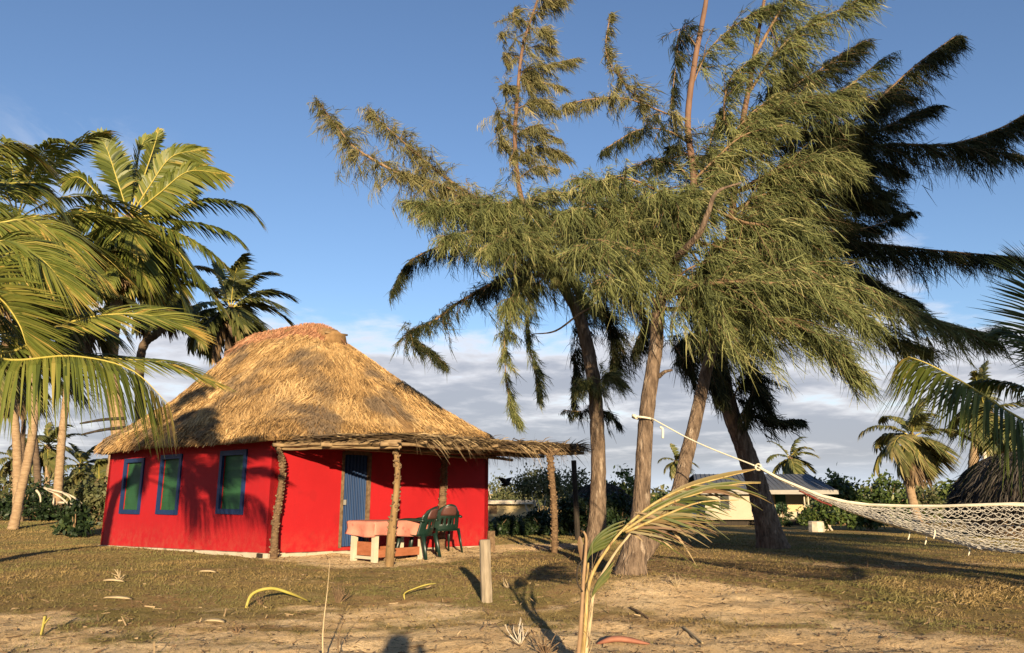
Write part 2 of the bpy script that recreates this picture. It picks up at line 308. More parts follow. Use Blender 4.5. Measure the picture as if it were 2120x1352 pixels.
M['litter'] = leaf('leaf_litter', [(0, (0.05, 0.03, 0.017)), (0.6, (0.17, 0.105, 0.055)), (1, (0.38, 0.27, 0.15))], 0.0, 0.85)
M['wallcream'] = surf('cottage_wall', (0.44, 0.34, 0.175), (0.50, 0.39, 0.21), 1.2, 0.8, 0.1, 20)
M['wallwhite'] = surf('cottage_wall_pale', (0.36, 0.31, 0.215), (0.42, 0.365, 0.26), 1.2, 0.8, 0.1, 20)
M['roofblue'] = surf('grey_blue_roof', (0.085, 0.092, 0.105), (0.115, 0.122, 0.135), 2, 0.6, 0.1, 20)
M['trimwhite'] = surf('white_trim', (0.25, 0.23, 0.195), (0.31, 0.285, 0.24), 4, 0.6, 0.05, 20)
M['darkglass'] = surf('dark_pane', (0.012, 0.014, 0.013), (0.02, 0.022, 0.02), 3, 0.2, 0.0)
M['hutthatch'] = leaf('thatch_shaded', [(0, (0.020, 0.017, 0.014)), (0.6, (0.045, 0.038, 0.031)), (1, (0.08, 0.066, 0.052))], 0.05, 0.85)  # the huts' shade is put into this dark thatch colour
M['hutbase'] = surf('thatch_base_shaded', (0.03, 0.022, 0.016), (0.06, 0.045, 0.033), 6, 0.9, 0.6, 20)  # shade put into the base colour, for huts and porch underside
M['tankwhite'] = surf('pale_drum', (0.55, 0.50, 0.42), (0.66, 0.60, 0.52), 4, 0.6, 0.1, 20)
M['black'] = surf('black_feather', (0.006, 0.006, 0.007), (0.012, 0.012, 0.014), 20, 0.6, 0.0)
M['skin'] = surf('skin', (0.30, 0.17, 0.11), (0.34, 0.20, 0.13), 8, 0.6, 0.05)
M['shirt'] = surf('shirt', (0.10, 0.13, 0.18), (0.13, 0.16, 0.21), 6, 0.85, 0.2)

def ground_mat():
    m, nt, N, L, b = nodes('ground_soil')
    def nz(sc, det=5, rough=0.6, st=(1, 1, 1)):
        mp = N.new('ShaderNodeMapping'); mp.inputs['Scale'].default_value = st; L.new(tc.outputs['Object'], mp.inputs[0])
        n = N.new('ShaderNodeTexNoise'); n.inputs['Scale'].default_value = sc; n.inputs['Detail'].default_value = det; n.inputs['Roughness'].default_value = rough; L.new(mp.outputs[0], n.inputs[0]); return n.outputs[0]
    def rg(v, a, b_):
        r = N.new('ShaderNodeMapRange'); r.inputs[1].default_value = a; r.inputs[2].default_value = b_; L.new(v, r.inputs[0]); return r.outputs[0]
    def mix(f, a, b_):
        x = N.new('ShaderNodeMix'); x.data_type = 'RGBA'; L.new(f, x.inputs[0])
        for i, v in ((6, a), (7, b_)):
            if isinstance(v, tuple): x.inputs[i].default_value = c4(v)
            else: L.new(v, x.inputs[i])
        return x.outputs[2]
    def mth(op, a, b_):
        x = N.new('ShaderNodeMath'); x.operation = op; x.use_clamp = True
        for i, v in enumerate((a, b_)):
            if isinstance(v, (int, float)): x.inputs[i].default_value = v
            else: L.new(v, x.inputs[i])
        return x.outputs[0]
    tc = N.new('ShaderNodeTexCoord'); at = N.new('ShaderNodeAttribute'); at.attribute_name = 'tint'
    grass = mix(rg(nz(0.5, 4), 0.38, 0.62), (0.34, 0.235, 0.095), (0.205, 0.172, 0.058))
    grass = mix(rg(nz(0.9, 5, 0.65, (1, 1.6, 1)), 0.50, 0.64), grass, (0.35, 0.215, 0.10))
    grass = mix(rg(nz(7, 6, 0.7), 0.45, 0.75), grass, (0.36, 0.26, 0.13))
    sand = mix(rg(nz(1.6, 5), 0.35, 0.65), (0.74, 0.52, 0.285), (0.84, 0.635, 0.385))
    sand = mix(rg(nz(11, 6, 0.7, (1, 1.4, 1)), 0.54, 0.68), sand, (0.28, 0.19, 0.105))
    k = mth('ADD', at.outputs['Fac'], mth('MULTIPLY', nz(5, 5, 0.7), 0.8))
    col = mix(rg(k, 0.72, 1.05), grass, sand)
    L.new(col, b.inputs['Base Color']); b.inputs['Roughness'].default_value = 1.0; b.inputs['Specular IOR Level'].default_value = 0.05; b.inputs['Diffuse Roughness'].default_value = 1.0
    h = N.new('ShaderNodeMath'); h.operation = 'ADD'; L.new(nz(9, 8, 0.75), h.inputs[0]); L.new(nz(34, 6, 0.7), h.inputs[1])
    bp = N.new('ShaderNodeBump'); bp.inputs['Strength'].default_value = 1.0; bp.inputs['Distance'].default_value = 0.075; L.new(h.outputs[0], bp.inputs['Height']); L.new(bp.outputs[0], b.inputs['Normal'])
    return m
M['ground'] = ground_mat()

# ------------------------------------------------------------------ the ground
def ground():
    xs = np.concatenate([-np.geomspace(3000, 12.5, 40), np.arange(-12, 12.01, 0.095), np.geomspace(12.5, 3000, 40)])
    ys = np.concatenate([-np.geomspace(600, 3.2, 26), np.arange(-3, 4.0, 0.5), np.arange(4.0, 9.5, 0.06), np.arange(9.5, 20, 0.11), np.geomspace(20.2, 4000, 70)])
    X, Y = np.meshgrid(xs, ys, indexing='ij'); Z = zg(X, Y); n, m = X.shape
    i, j = np.meshgrid(np.arange(n - 1), np.arange(m - 1), indexing='ij')
    q = np.stack([i * m + j, (i + 1) * m + j, (i + 1) * m + j + 1, i * m + j + 1], -1).reshape(-1, 4)
    mb = MB().add(np.stack([X, Y, Z], -1).reshape(-1, 3), q, tint=sandmask(X, Y).ravel())
    tag(mb.build('ground', M['ground']), kind='structure')
ground()

# ------------------------------------------------------------------ the red house
HN = np.array([-4.38, 14.17]); DU = np.array([-0.760, 0.649]); DV = np.array([0.649, 0.760]); LU, LV = 7.34, 5.865
def H2(u, v, z): p = HN + DU * u + DV * v; return np.array([p[0], p[1], z])
UX, VX = np.array([DU[0], DU[1], 0]), np.array([DV[0], DV[1], 0]); ZX = np.array([0, 0, 1.0])
def wall_hit(px, py, which):           # measured spot on a house wall -> (distance along it, height)
    o = EYE; r = P(px, py, 1.0) - EYE; n = np.array([DV[0], DV[1]]) if which == 'u' else np.array([DU[0], DU[1]])
    t = np.dot(HN - o[:2], n) / np.dot(r[:2], n); p = o + r * t
    return np.dot(p[:2] - HN, DU if which == 'u' else DV), p[2]

house = thing('thatched_house', H2(LU / 2, LV / 2, -0.1), 'bright red house with thatched hipped roof, blue window frames and blue door', 'house')
def wall(axis, length, off, zb0, zb1, zt, opens, inward, name='wall'):
    A = UX if axis == 'u' else VX; B = VX if axis == 'u' else UX
    base = H2(0, off, 0) if axis == 'u' else H2(off, 0, 0); th = 0.13 * inward; mb = MB()
    zb = lambda a: zb0 + (zb1 - zb0) * a / length
    us = sorted({0.0, length, *[e for o in opens for e in o[:2]]}); zs = sorted({*[e for o in opens for e in o[2:]], zt})
    def quad(a, b, c, d): mb.add([a, b, c, d], [[0, 1, 2, 3]])
    pt = lambda a, z, k: base + A * a + B * (th * k) + ZX * z
    for a0, a1 in zip(us[:-1], us[1:]):
        rows = [None] + zs
        for z0, z1 in zip(rows[:-1], rows[1:]):
            am = (a0 + a1) / 2; zm = (zb(am) if z0 is None else z0) / 2 + z1 / 2
            if any(o[0] < am < o[1] and o[2] < zm < o[3] for o in opens): continue
            za, zc = (zb(a0), zb(a1)) if z0 is None else (z0, z0)
            for k in (0, 1): quad(pt(a0, za, k), pt(a1, zc, k), pt(a1, z1, k), pt(a0, z1, k))
    for o in opens:
        a0, a1, z0, z1 = o
        for e, f in (((a0, z0), (a1, z0)), ((a1, z0), (a1, z1)), ((a1, z1), (a0, z1)), ((a0, z1), (a0, z0))): quad(pt(*e, 0), pt(*f, 0), pt(*f, 1), pt(*e, 1))
    for e, f in (((0, zb0), (length, zb1)), ((0, zt), (length, zt)), ((0, zb0), (0, zt)), ((length, zb1), (length, zt))): quad(pt(*e, 0), pt(*f, 0), pt(*f, 1), pt(*e, 1))
    return mb.build(name, M['red'], house, smooth=False)
wins = []
for cor in (((249, 1061), (300, 950)), ((325, 1062), (378, 942)), ((450, 1061), (512, 933))):
    (xa, yb), (xb, yt) = cor
    ua, zb_ = wall_hit(xa, yb, 'u'); ub, zt_ = wall_hit(xb, yt, 'u'); wins.append((min(ua, ub) + 0.06, max(ua, ub) - 0.06, zb_ + 0.06, zt_ - 0.06))
d0, _ = wall_hit(706, 1060, 'v'); d1, dzt = wall_hit(767, 938, 'v')
dopen = (d0, d1, 0.12, min(dzt, 1.98))
wall('u', LU, 0.0, 0.10, -0.06, 2.5, wins, 1); wall('v', LV, 0.0, 0.10, -0.05, 2.5, [dopen], 1)
wall('u', LU, LV - 0.13, -0.05, -0.1, 2.5, [], 1); wall('v', LV, LU - 0.13, -0.06, -0.1, 2.5, [], 1)
mb = MB(); pl = [(-.05, -.05), (LU + .04, -.05), (LU + .04, LV + .04), (-.05, LV + .04)]; zt = [0.098, -0.062, -0.105, -0.052]
# uneven concrete plinth: a ring of short blocks following the wall foot
for k in range(4):
    a, b = np.array(pl[k]), np.array(pl[(k + 1) % 4]); n = int(np.linalg.norm(b - a) / 0.35)
    for e in range(n):
        f0, f1 = e / n, (e + 1) / n; rr = random.Random(k * 100 + e)
        inn = np.array([LU / 2, LV / 2]); vs = []
        o = 0.012 * rr.random()
        for f in (f0, f1):
            p = a + (b - a) * f; d = unit(inn - p); z1 = zt[k] + (zt[(k + 1) % 4] - zt[k]) * f - 0.002
            vs += [H2(*(p - d * o), -0.6), H2(*(p - d * o), z1 + 0.015 * (rr.random() - .7)), H2(*(p + d * 0.25), z1), H2(*(p + d * .25), -0.6)]
        mb.add(vs, [[0, 1, 5, 4], [1, 2, 6, 5], [0, 3, 2, 1], [4, 5, 6, 7]])
mb.build('plinth', M['plinth'], house, smooth=False)
def plinth_gap(u0, u1, z0, z1):
    mb = MB().box(H2((u0 + u1) / 2, -0.064, (z0 + z1) / 2), (abs(u1 - u0) / 2, 0.012, (z1 - z0) / 2), [UX, VX, ZX]); return mb.build('plinth_gap', M['darkpole'], house, smooth=False)
plinth_gap(0.12, 0.30, -0.06, 0.085); plinth_gap(2.62, 2.66, -0.10, 0.03)
def box_uv(mb, u0, u1, v0, v1, z0, z1): return mb.box(H2((u0 + u1) / 2, (v0 + v1) / 2, (z0 + z1) / 2), (abs(u1 - u0) / 2, abs(v1 - v0) / 2, (z1 - z0) / 2), [UX, VX, ZX])
for (a0, a1, z0, z1) in wins:
    f = MB(); t = 0.085
    box_uv(f, a0 - t, a0 + 0.012, -0.035, 0.02, z0 - t, z1 + t); box_uv(f, a1 - 0.012, a1 + t, -0.035, 0.02, z0 - t, z1 + t)
    box_uv(f, a0 + 0.0125, a1 - 0.0125, -0.034, 0.02, z1 - 0.012, z1 + t); box_uv(f, a0 + 0.0125, a1 - 0.0125, -0.045, 0.02, z0 - t, z0 + 0.012)
    fr = f.build('window', M['blue'], house, smooth=False)
    s = MB(); n = 7
    for e in range(n):                 # shutter of overlapping boards
        za, zb2 = z0 + (z1 - z0) * e / n, z0 + (z1 - z0) * (e + 1) / n
        s = MB(); vs = [H2(a0, 0.045, za), H2(a1, 0.045, za), H2(a1, 0.052, zb2 + 0.004), H2(a0, 0.052, zb2 + 0.004), H2(a0, 0.065, za), H2(a1, 0.065, za), H2(a1, 0.066, zb2 + .004), H2(a0, 0.066, zb2 + .004)]
        s.add(vs, [[0, 1, 2, 3], [4, 7, 6, 5], [0, 4, 5, 1], [1, 5, 6, 2], [2, 6, 7, 3], [3, 7, 4, 0]]).build('shutter_board', M['shutter'], fr, smooth=False)
# corrugated door
mb = MB(); n = 113; vv = np.linspace(d0 + 0.035, d1 - 0.035, n); ph = (vv - vv[0]) / (vv[-1] - vv[0]) * 7
uu = 0.05 - 0.022 * np.clip(np.sin(ph * 2 * np.pi) * 1.6, -1, 1)
lo = np.array([H2(a, b, 0.13) for a, b in zip(uu, vv)]); hi = lo + [0, 0, dopen[3] - 0.16]
k = np.arange(n - 1); mb.add(np.vstack([lo, hi]), np.stack([k, k + 1, n + k + 1, n + k], -1))
door = mb.build('door', M['doorblue'], house, smooth=True)
f = MB()
for v0, v1, z0, z1 in ((d0 - 0.03, d0 + 0.03, 0.11, dopen[3]), (d1 - 0.03, d1 + 0.03, 0.11, dopen[3]), (d0 + 0.031, d1 - 0.031, dopen[3] - 0.05, dopen[3] + 0.03)): box_uv(f, -0.02, 0.09, v0, v1, z0, z1)
f.build('frame', M['stub'], door, smooth=False)
f = MB(); box_uv(f, 0.0, 0.03, d0 + 0.05, d0 + 0.12, 0.93, 1.03); f.build('latch', M['trimwhite'], door, smooth=False)

# thatched roof: a solid hipped body with strands of straw laid down the slope
RC = np.array([LU / 2, LV / 2]); HA, HB = LU / 2 + 0.52, LV / 2 + 0.42; R0, R1 = -1.15, 2.75; ZE, ZR = 2.36, 5.02
def ridge_z(u): return np.interp(u, [-1.4, -1.15, -0.75, -0.2, 1.0, 2.3, 2.75, 3.0], [-.22, -.12, .06, .17, .21, .24, .16, .04])
_a = np.linspace(0, 2 * np.pi, 4001); _e = np.stack([HA * np.sign(np.cos(_a)) * np.abs(np.cos(_a)) ** .22, HB * np.sign(np.sin(_a)) * np.abs(np.sin(_a)) ** .22], -1)
_l = np.concatenate([[0], np.cumsum(np.linalg.norm(np.diff(_e, axis=0), axis=1))]); _l /= _l[-1]
def roof_pt(s, t):
    s = np.asarray(s, float) % 1.0; t = np.asarray(t, float); ang = np.interp(s, _l, _a)
    c, sn = np.cos(ang), np.sin(ang); e = 0.22 + 0.42 * np.clip(t, 0, 1)
    eu = HA * np.sign(c) * np.abs(c) ** e; ev = HB * np.sign(sn) * np.abs(sn) ** e
    ru = np.clip(eu * 0.72, R0, R1); rv = 0.34 * np.sign(ev) * np.minimum(1, np.abs(ev))
    w = t
    u = eu + (ru - eu) * w; v = ev + (rv - ev) * w
    endf = np.abs(eu) / HA
    z = ZE + (ZR - ZE) * (0.72 * t + 0.28 * t * t) + 0.10 * np.sin(np.pi * t)
    z = z + t ** 4 * ridge_z(u) - 0.12 * t ** 12
    z = z - 0.16 * np.clip(1 - t / 0.07, 0, 1.3) ** 2; lump = 0.11 * (fbm(s * 22 + 3, t * 4.5, 3) - 0.5)
    z = z + lump; 
    p = HN[None] + (RC[0] + u)[..., None] * DU + (RC[1] + v)[..., None] * DV if u.ndim else HN + (RC[0] + u) * DU + (RC[1] + v) * DV
    return np.concatenate([p, z[..., None]], -1)
ns, nt_ = 300, 60
s_, t_ = np.meshgrid(np.arange(ns) / ns, np.linspace(0, 1, nt_), indexing='ij')
v = roof_pt(s_.ravel(), t_.ravel()); i, j = np.meshgrid(np.arange(ns), np.arange(nt_ - 1), indexing='ij'); i2 = (i + 1) % ns
q = np.stack([i * nt_ + j, i2 * nt_ + j, i2 * nt_ + j + 1, i * nt_ + j + 1], -1).reshape(-1, 4)
mb = MB().add(v, q)
ee = v.reshape(ns, nt_, 3)[:, 0]; inn = ee.copy(); cen = np.append(HN + DU * RC[0] + DV * RC[1], 0)
inn = inn + unit((cen - inn) * [1, 1, 0]) * 0.5; inn[:, 2] = 2.36; low = ee - [0, 0, 0.10]
k = np.arange(ns); k2 = (k + 1) % ns
mb.add(np.vstack([ee, low, inn]), np.vstack([np.stack([k, ns + k, ns + k2, k2], -1), np.stack([ns + k, 2 * ns + k, 2 * ns + k2, ns + k2], -1)]))
roof = mb.build('roof', M['straw_base'], house)
def straw(n, t0, t1, mat, name, lmin, lmax, wd, lift, seed, cross=0.35, tint_mu=0.55, srange=(0, 1)):
    g = np.random.default_rng(seed); s = srange[0] + (srange[1] - srange[0]) * g.random(n); t = t0 + (t1 - t0) * g.random(n) ** 1.15
    a = roof_pt(s, t); dn = roof_pt(s, np.clip(t - 0.02, -0.2, 1)); al = roof_pt(s + 0.002, t)
    d = unit(dn - a); si = unit(al - a); nr = unit(np.cross(si, d)); nr = nr * np.sign(nr[:, 2:3] + 1e-6)
    clump = fbm(s * 60, t * 9, 3) - 0.5
    dd = unit(d + si * (cross * g.normal(size=(n, 1)) + 2.2 * clump[:, None]) + nr * (lift * (0.2 + g.random((n, 1)))))
    L = lmin + (lmax - lmin) * g.random(n)
    sd = unit(np.cross(dd, nr + 0.6 * g.normal(size=(n, 3))))
    tint = np.clip(tint_mu + 0.20 * g.normal(size=n) + 0.9 * (fbm(s * 26, t * 5 + 4, 4) - 0.5) + .10 * np.sin(t * 44 + 3 * fbm(s * 18, t, 2)), 0, 1)
    m = MB(); m.ribbons(a + nr * (0.01 + 0.06 * g.random((n, 1))), dd, L, wd * (0.6 + 0.8 * g.random(n)), -nr * 0.10 + np.array([0, 0, -0.22]), sd, 1, [1, 0.45], tint)
    return m.build(name, mat, roof, smooth=False, kind='stuff')
straw(74000, 0.055, 0.97, M['straw'], 'straw', 0.15, 0.42, 0.012, 0.17, 11, 0.42, 0.62)
straw(15000, -0.005, 0.075, M['straw'], 'eave_fringe', 0.06, 0.15, 0.017, 0.6, 12, 0.6, 0.42)
# ridge cap of reddish straw, with a few cross sticks
def ridge_cap():
    g = np.random.default_rng(5); n = 13000; m = MB()
    u = R0 - 0.12 + (R1 - R0 + 0.3) * g.random(n); a = (g.random(n) - 0.5) * 2.5
    cu = np.clip(u, R0, R1); zt2 = ZR + 0.10 + ridge_z(cu)
    v = 0.48 * a; z = zt2 - 0.40 * np.abs(a) ** 2.0 - 0.5 * np.maximum(0, np.abs(u - cu)) + 0.05 * g.random(n)
    p = HN + (RC[0] + u)[:, None] * DU + (RC[1] + v)[:, None] * DV; b = np.concatenate([p, z[:, None]], -1)
    sgn = np.sign(a)[:, None]; d = unit(VX[None] * sgn * 0.8 + np.array([0, 0, -0.75]) + 0.45 * g.normal(size=(n, 3)) * [1, 1, .4])
    sd = unit(np.cross(d, g.normal(size=(n, 3)))); m.ribbons(b - d * 0.08, d, 0.16 + 0.26 * g.random(n), 0.016, np.array([0, 0, -0.25]), sd, 2, [0.7, 1, 0.4], np.clip(0.5 + 0.25 * g.normal(size=n), 0, 1))
    rc = m.build('ridge_cap', M['ridge'], roof, smooth=False, kind='stuff')
    core = MB(); us = np.linspace(R0 - 0.12, R1 + 0.15, 30); pts = np.array([H2(RC[0] + a_, RC[1], ZR - 0.20 + ridge_z(a_)) for a_ in us])
    core.tube(pts, 0.34, 12, rough=0.12, seed=4); core.build('ridge_core', M['straw_base'], roof)
    for a_, dz in ((-1.22, .02), (-1.12, -.10), (-1.05, -.2)):
        st = MB(); c = H2(RC[0] + a_, RC[1], ZR - .1 + dz); st.tube([c - VX * 0.3 - UX * .05, c + VX * 0.32 - UX * 0.1 + ZX * 0.02], 0.026, 6); st.build('cross_stick', M['pole'], roof)
ridge_cap()
for (a, b) in (((165, 877, 18.6), (262, 866, 18.9)), ((168, 900, 18.7), (260, 885, 18.9))):
    st = MB(); p, q2 = P(*a), P(*b); md = (p + q2) / 2 + [0, 0, 0.03]; st.tube(spline([p, md, q2], 8), [.02, .03, .03, .035, .035, .04, .04, .04], 6, rough=0.2); st.build('roof_pole_end', M['darkpole'], roof)

# ------------------------------------------------------------------ porch
porch = thing('thatched_porch', H2(2.0 - 2.0, 2.9, 0) - UX * 1.4, 'flat palm-leaf porch roof on crooked posts along the red house front', 'porch')
def q3(s, n, z): return H2(-n, s, z)    # s along the front wall, n out from it
ZP = 2.03
corn = [q3(-0.05, 0.05, ZP + .06), q3(0.42, 2.72, ZP), q3(5.25, 3.05, ZP + .02), q3(5.95, 0.1, ZP + .02)]
def patch(a, b): # bilinear on the porch roof
    return (1 - a)[:, None] * ((1 - b)[:, None] * corn[0] + b[:, None] * corn[1]) + a[:, None] * ((1 - b)[:, None] * corn[3] + b[:, None] * corn[2])
for k in range(9):                       # poles laid from the wall outwards
    a = np.full(5, (k + 0.12) / 8.4); b = np.linspace(-0.02, 1.06, 5); p = patch(a, b) + np.array([0, 0, -0.02]) + 0.02 * rng.normal(size=(5, 3)) * [1, 1, .4]
    MB().tube(spline(p, 9), 0.026, 6, rough=0.15, seed=k).build('rafter', M['pole'], porch)
for bb, z in ((0.97, -0.075), (0.5, -0.075), (0.06, -0.07)):
    a = np.linspace(-0.03, 1.08, 8); p = patch(a, np.full(8, bb)) + [0, 0, z] + 0.018 * rng.normal(size=(8, 3))
    MB().tube(spline(p, 16), 0.034, 7, rough=0.15, seed=int(bb * 10)).build('beam', M['pole'], porch)
for off in (0.0, 0.05, 0.1):           # poles along the left edge, bound together
    b = np.linspace(-0.03, 1.05, 7); p = patch(np.full(7, 0.003 + off * .15), b) + np.array([0, 0, -0.05 - off * .7]) + 0.014 * rng.normal(size=(7, 3))
    MB().tube(spline(p, 18), 0.024, 6, rough=0.25, seed=3).build('edge_pole', M['pole'], porch)
def porch_thatch():
    g = np.random.default_rng(21); n = 11000; a = g.random(n) * 1.03; b = g.random(n) ** 0.7
    base = patch(a, b) + np.stack([np.zeros(n), np.zeros(n), 0.01 + 0.12 * g.random(n)], -1)
    keep = (g.random(n) < 0.5 + 0.5 * sstep(0.02, 0.2, a)); base = base[keep]; a = a[keep]; b = b[keep]; n = len(base)
    d = unit(VX[None] * (0.9 + 0.2 * g.random((n, 1))) - UX[None] * (0.3 + 0.4 * g.normal(size=(n, 1))) + np.array([0, 0, 1.0]) * (0.07 + 0.10 * g.normal(size=(n, 1))))
    L = 0.35 + 0.55 * g.random(n); sd = unit(np.cross(d, np.array([0, 0, 1.0]) + 0.5 * g.normal(size=(n, 3))))
    m = MB(); m.ribbons(base - d * 0.25, d, L, 0.022, np.array([0, 0, -0.10]), sd, 2, [0.8, 1, 0.3], np.clip(0.42 + 0.2 * g.normal(size=n) - 0.34 * sstep(.1, .45, a), 0, 1))  # tint falls off to the right: tree shade put into the thatch colour
    # loose tips hanging over the front edge and at the far end
    n = 420; a = 0.1 + 0.95 * g.random(n); base = patch(a, np.full(n, 1.0)) + np.stack([0 * a, 0 * a, 0.04 + 0.08 * g.random(n)], -1)
    d = unit(-UX[None] * 0.5 + VX[None] * (0.7 + 0.5 * g.normal(size=(n, 1))) + np.array([0, 0, 1]) * (0.15 + 0.3 * g.normal(size=(n, 1))))
    m.ribbons(base, d, 0.18 + 0.32 * g.random(n), 0.018, np.array([0, 0, -0.55]), unit(np.cross(d, g.normal(size=(n, 3)))), 3, None, np.clip(0.7 + 0.3 * g.normal(size=n), 0, 1))
    n = 500; b = g.random(n); base = patch(np.full(n, 0.98), b) + np.stack([0 * b, 0 * b, 0.1 * g.random(n)], -1)
    d = unit(VX[None] + 0.3 * g.normal(size=(n, 3)) * [1, 1, .6] + [0, 0, .12]); m.ribbons(base, d, 0.3 + 0.4 * g.random(n), 0.02, np.array([0, 0, -0.08]), unit(np.cross(d, g.normal(size=(n, 3)))), 2, None, np.clip(0.4 + 0.25 * g.normal(size=n), 0, 1))
    n = 160; a = 0.55 + 0.45 * g.random(n); base = patch(a, 0.3 + 0.7 * g.random(n)) - [0, 0, 0.05]
    d = unit(np.array([0, 0, -1.0]) + 0.15 * g.normal(size=(n, 3))); m.ribbons(base, d, 0.08 + 0.25 * g.random(n), 0.009, np.zeros(3), unit(np.cross(d, g.normal(size=(n, 3)))), 1, [1, .4], 0.1)
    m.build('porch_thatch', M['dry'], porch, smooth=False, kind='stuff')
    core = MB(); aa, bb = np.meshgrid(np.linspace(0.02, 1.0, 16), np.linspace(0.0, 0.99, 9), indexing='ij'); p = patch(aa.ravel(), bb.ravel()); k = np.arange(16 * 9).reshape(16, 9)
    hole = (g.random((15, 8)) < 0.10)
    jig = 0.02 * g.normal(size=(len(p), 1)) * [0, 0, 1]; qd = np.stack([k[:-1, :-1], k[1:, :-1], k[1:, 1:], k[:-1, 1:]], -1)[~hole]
    core.add(p + jig + [0, 0, 0.015], qd); core.add(p + jig + [0, 0, 0.075], qd); core.build('palm_mat', M['hutbase'], porch)  # dark base colour stands in for shade under the porch roof
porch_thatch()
def crooked_post(pts, r, mat, fork, stubs, seed):
    pts = np.asarray(pts); c = spline(pts, 26); g = np.random.default_rng(seed); rr = np.interp(np.linspace(0, 1, 26), np.linspace(0, 1, len(r)), r)
    mb = MB().tube(c, rr, 10, rough=0.07, seed=seed); t = unit(np.gradient(c, axis=0))
    if fork:
        top = c[-3]
        for dx in fork: mb.tube(spline([top, top + np.array(dx) * .5 + [0, 0, -.02], top + np.array(dx)], 6), [rr[-1] * .8, rr[-1] * .75, .03, .028, .025, .022], 7)
    po = mb.build('post', mat, porch)
    if stubs:
        m = MB()
        for k in range(stubs):
            i = g.integers(1, 24); ang = g.random() * 2 * np.pi; o = np.array([math.cos(ang), math.sin(ang), 0.35]); b = c[i] + (c[i + 1] - c[i]) * g.random() + unit(o) * rr[i] * 0.85
            m.tube([b, b + unit(o) * 0.022, b + unit(o + [0, 0, .3]) * 0.04], [0.020, 0.017, 0.008], 5, tint=g.random())
        m.build('leaf_scars', M['stub'], po, kind='stuff')
pA = G(568, 1157); pB = G(808, 1173); pC = G(1147, 1145)
def zz(p, dx, dy, z): return [p[0] + dx, p[1] + dy, z]
crooked_post([zz(pA, 0, 0, -.25), zz(pA, -.02, 0, .5), zz(pA, .02, 0, 1.1), zz(pA, .04, 0, 1.6), zz(pA, -.03, 0, 1.9), zz(pA, -.05, 0, 2.13)], [.078, .066, .056, .044, .034, .030], M['post'], None, 170, 31)
crooked_post([zz(pB, -.02, 0, -.25), zz(pB, 0, 0, .5), zz(pB, .05, 0, 1.0), zz(pB, .07, 0, 1.5), zz(pB, .04, 0, 1.8), zz(pB, -.01, 0, 2.05)], [.085, .07, .058, .05, .044, .044], M['smoothpost'], [(-.10, 0, .14), (.16, .02, .16)], 110, 32)
crooked_post([zz(pC, 0, 0, -.25), zz(pC, 0.02, 0, .6), zz(pC, .0, 0, 1.1), zz(pC, -.04, 0, 1.6), zz(pC, -.07, 0, 2.05)], [.066, .064, .062, .06, .058], M['post'], [(.2, 0, .12), (-.2, 0, .1)], 150, 33)
pD = q3(4.17, 0.16, 0)
crooked_post([zz(pD, 0, 0, -.25), zz(pD, 0.0, 0, .7), zz(pD, .02, 0, 1.5), zz(pD, 0.03, 0, 2.05)], [.085, .085, .08, .075], M['post'], None, 140, 34)

# ------------------------------------------------------------------ table, cloth, chairs
tl = G(722, 1160); TB = np.array([tl[0], tl[1]]); TL_, TW_ = 1.22, 0.70       # long way runs along the house front
ta, tb = DV, -DU; zt0 = float(zg(tl[0] + .6, tl[1] + .5)); 
def T3(a, b, z): p = TB + ta * a + tb * b; return np.array([p[0], p[1], zt0 + z])
tax = [np.append(ta, 0), np.append(tb, 0), ZX]
tab = thing('table', T3(TL_ / 2, TW_ / 2, 0), 'cream wooden table with brown boards low between its legs, under pink cloth', 'table')
for a in (0.06, TL_ - 0.06):
    for b in (0.06, TW_ - 0.06): MB().box(T3(a, b, 0.31), (0.045, 0.045, 0.36), tax).build('leg', M['cream'], tab, smooth=False)
MB().box(T3(TL_ / 2, TW_ / 2, 0.685), (TL_ / 2, TW_ / 2, 0.018), tax).build('table_top', M['cream'], tab, smooth=False)
for b in (0.06, TW_ - 0.06): MB().box(T3(TL_ / 2, b, 0.16), (TL_ / 2 - .12, 0.02, 0.07), tax).build('rail', M['brown'], tab, smooth=False)
MB().box(T3(0.06, TW_ / 2, 0.085), (0.03, TW_ / 2 - .121, 0.025), tax).build('rail', M['cream'], tab, smooth=False)
for k in range(4): MB().box(T3(0.075, 0.135 + (k + .5) * (TW_ - .27) / 4, 0.235), (0.012 + .002 * (k % 2), (TW_ - .27) / 8 - 0.004, 0.115), tax).build('board', M['brown'], tab, smooth=False)
def cloth():
    na, nb = 60, 40; o = 0.03; a = np.linspace(-0.30, TL_ + 0.28, na); b = np.linspace(-0.26, TW_ + 0.31, nb); A, B = np.meshgrid(a, b, indexing='ij')
    ca, cb = np.clip(A, -o, TL_ + o), np.clip(B, -o, TW_ + o); ex = np.hypot(A - ca, B - cb); da, db = A - ca, B - cb
    drop = np.maximum(np.abs(da), np.abs(db)); w = 0.025 * np.sin(A * 11 + B * 2) * np.minimum(1, drop * 6) + 0.02 * np.sin(B * 14 + 1) * np.minimum(1, np.abs(da) * 6)
    p = TB + (ca + np.sign(da) * (0.02 + w) * (da != 0))[..., None] * ta + (cb + np.sign(db) * (0.02 + w) * (db != 0))[..., None] * tb
    z = zt0 + 0.709 + 0.004 * np.sin(A * 6) * np.cos(B * 7) - drop * (0.92 + 0.1 * np.sin(A * 3 + B * 5))
    k = np.arange(na * nb).reshape(na, nb); q = np.stack([k[:-1, :-1], k[1:, :-1], k[1:, 1:], k[:-1, 1:]], -1).reshape(-1, 4)
    o_ = MB().add(np.concatenate([p, z[..., None]], -1).reshape(-1, 3), q).build('tablecloth', M['cloth']); tag(o_, 'faded pink patterned cloth draped over the table by the door', 'tablecloth')
    sm = o_.modifiers.new('thick', 'SOLIDIFY'); sm.thickness = 0.004
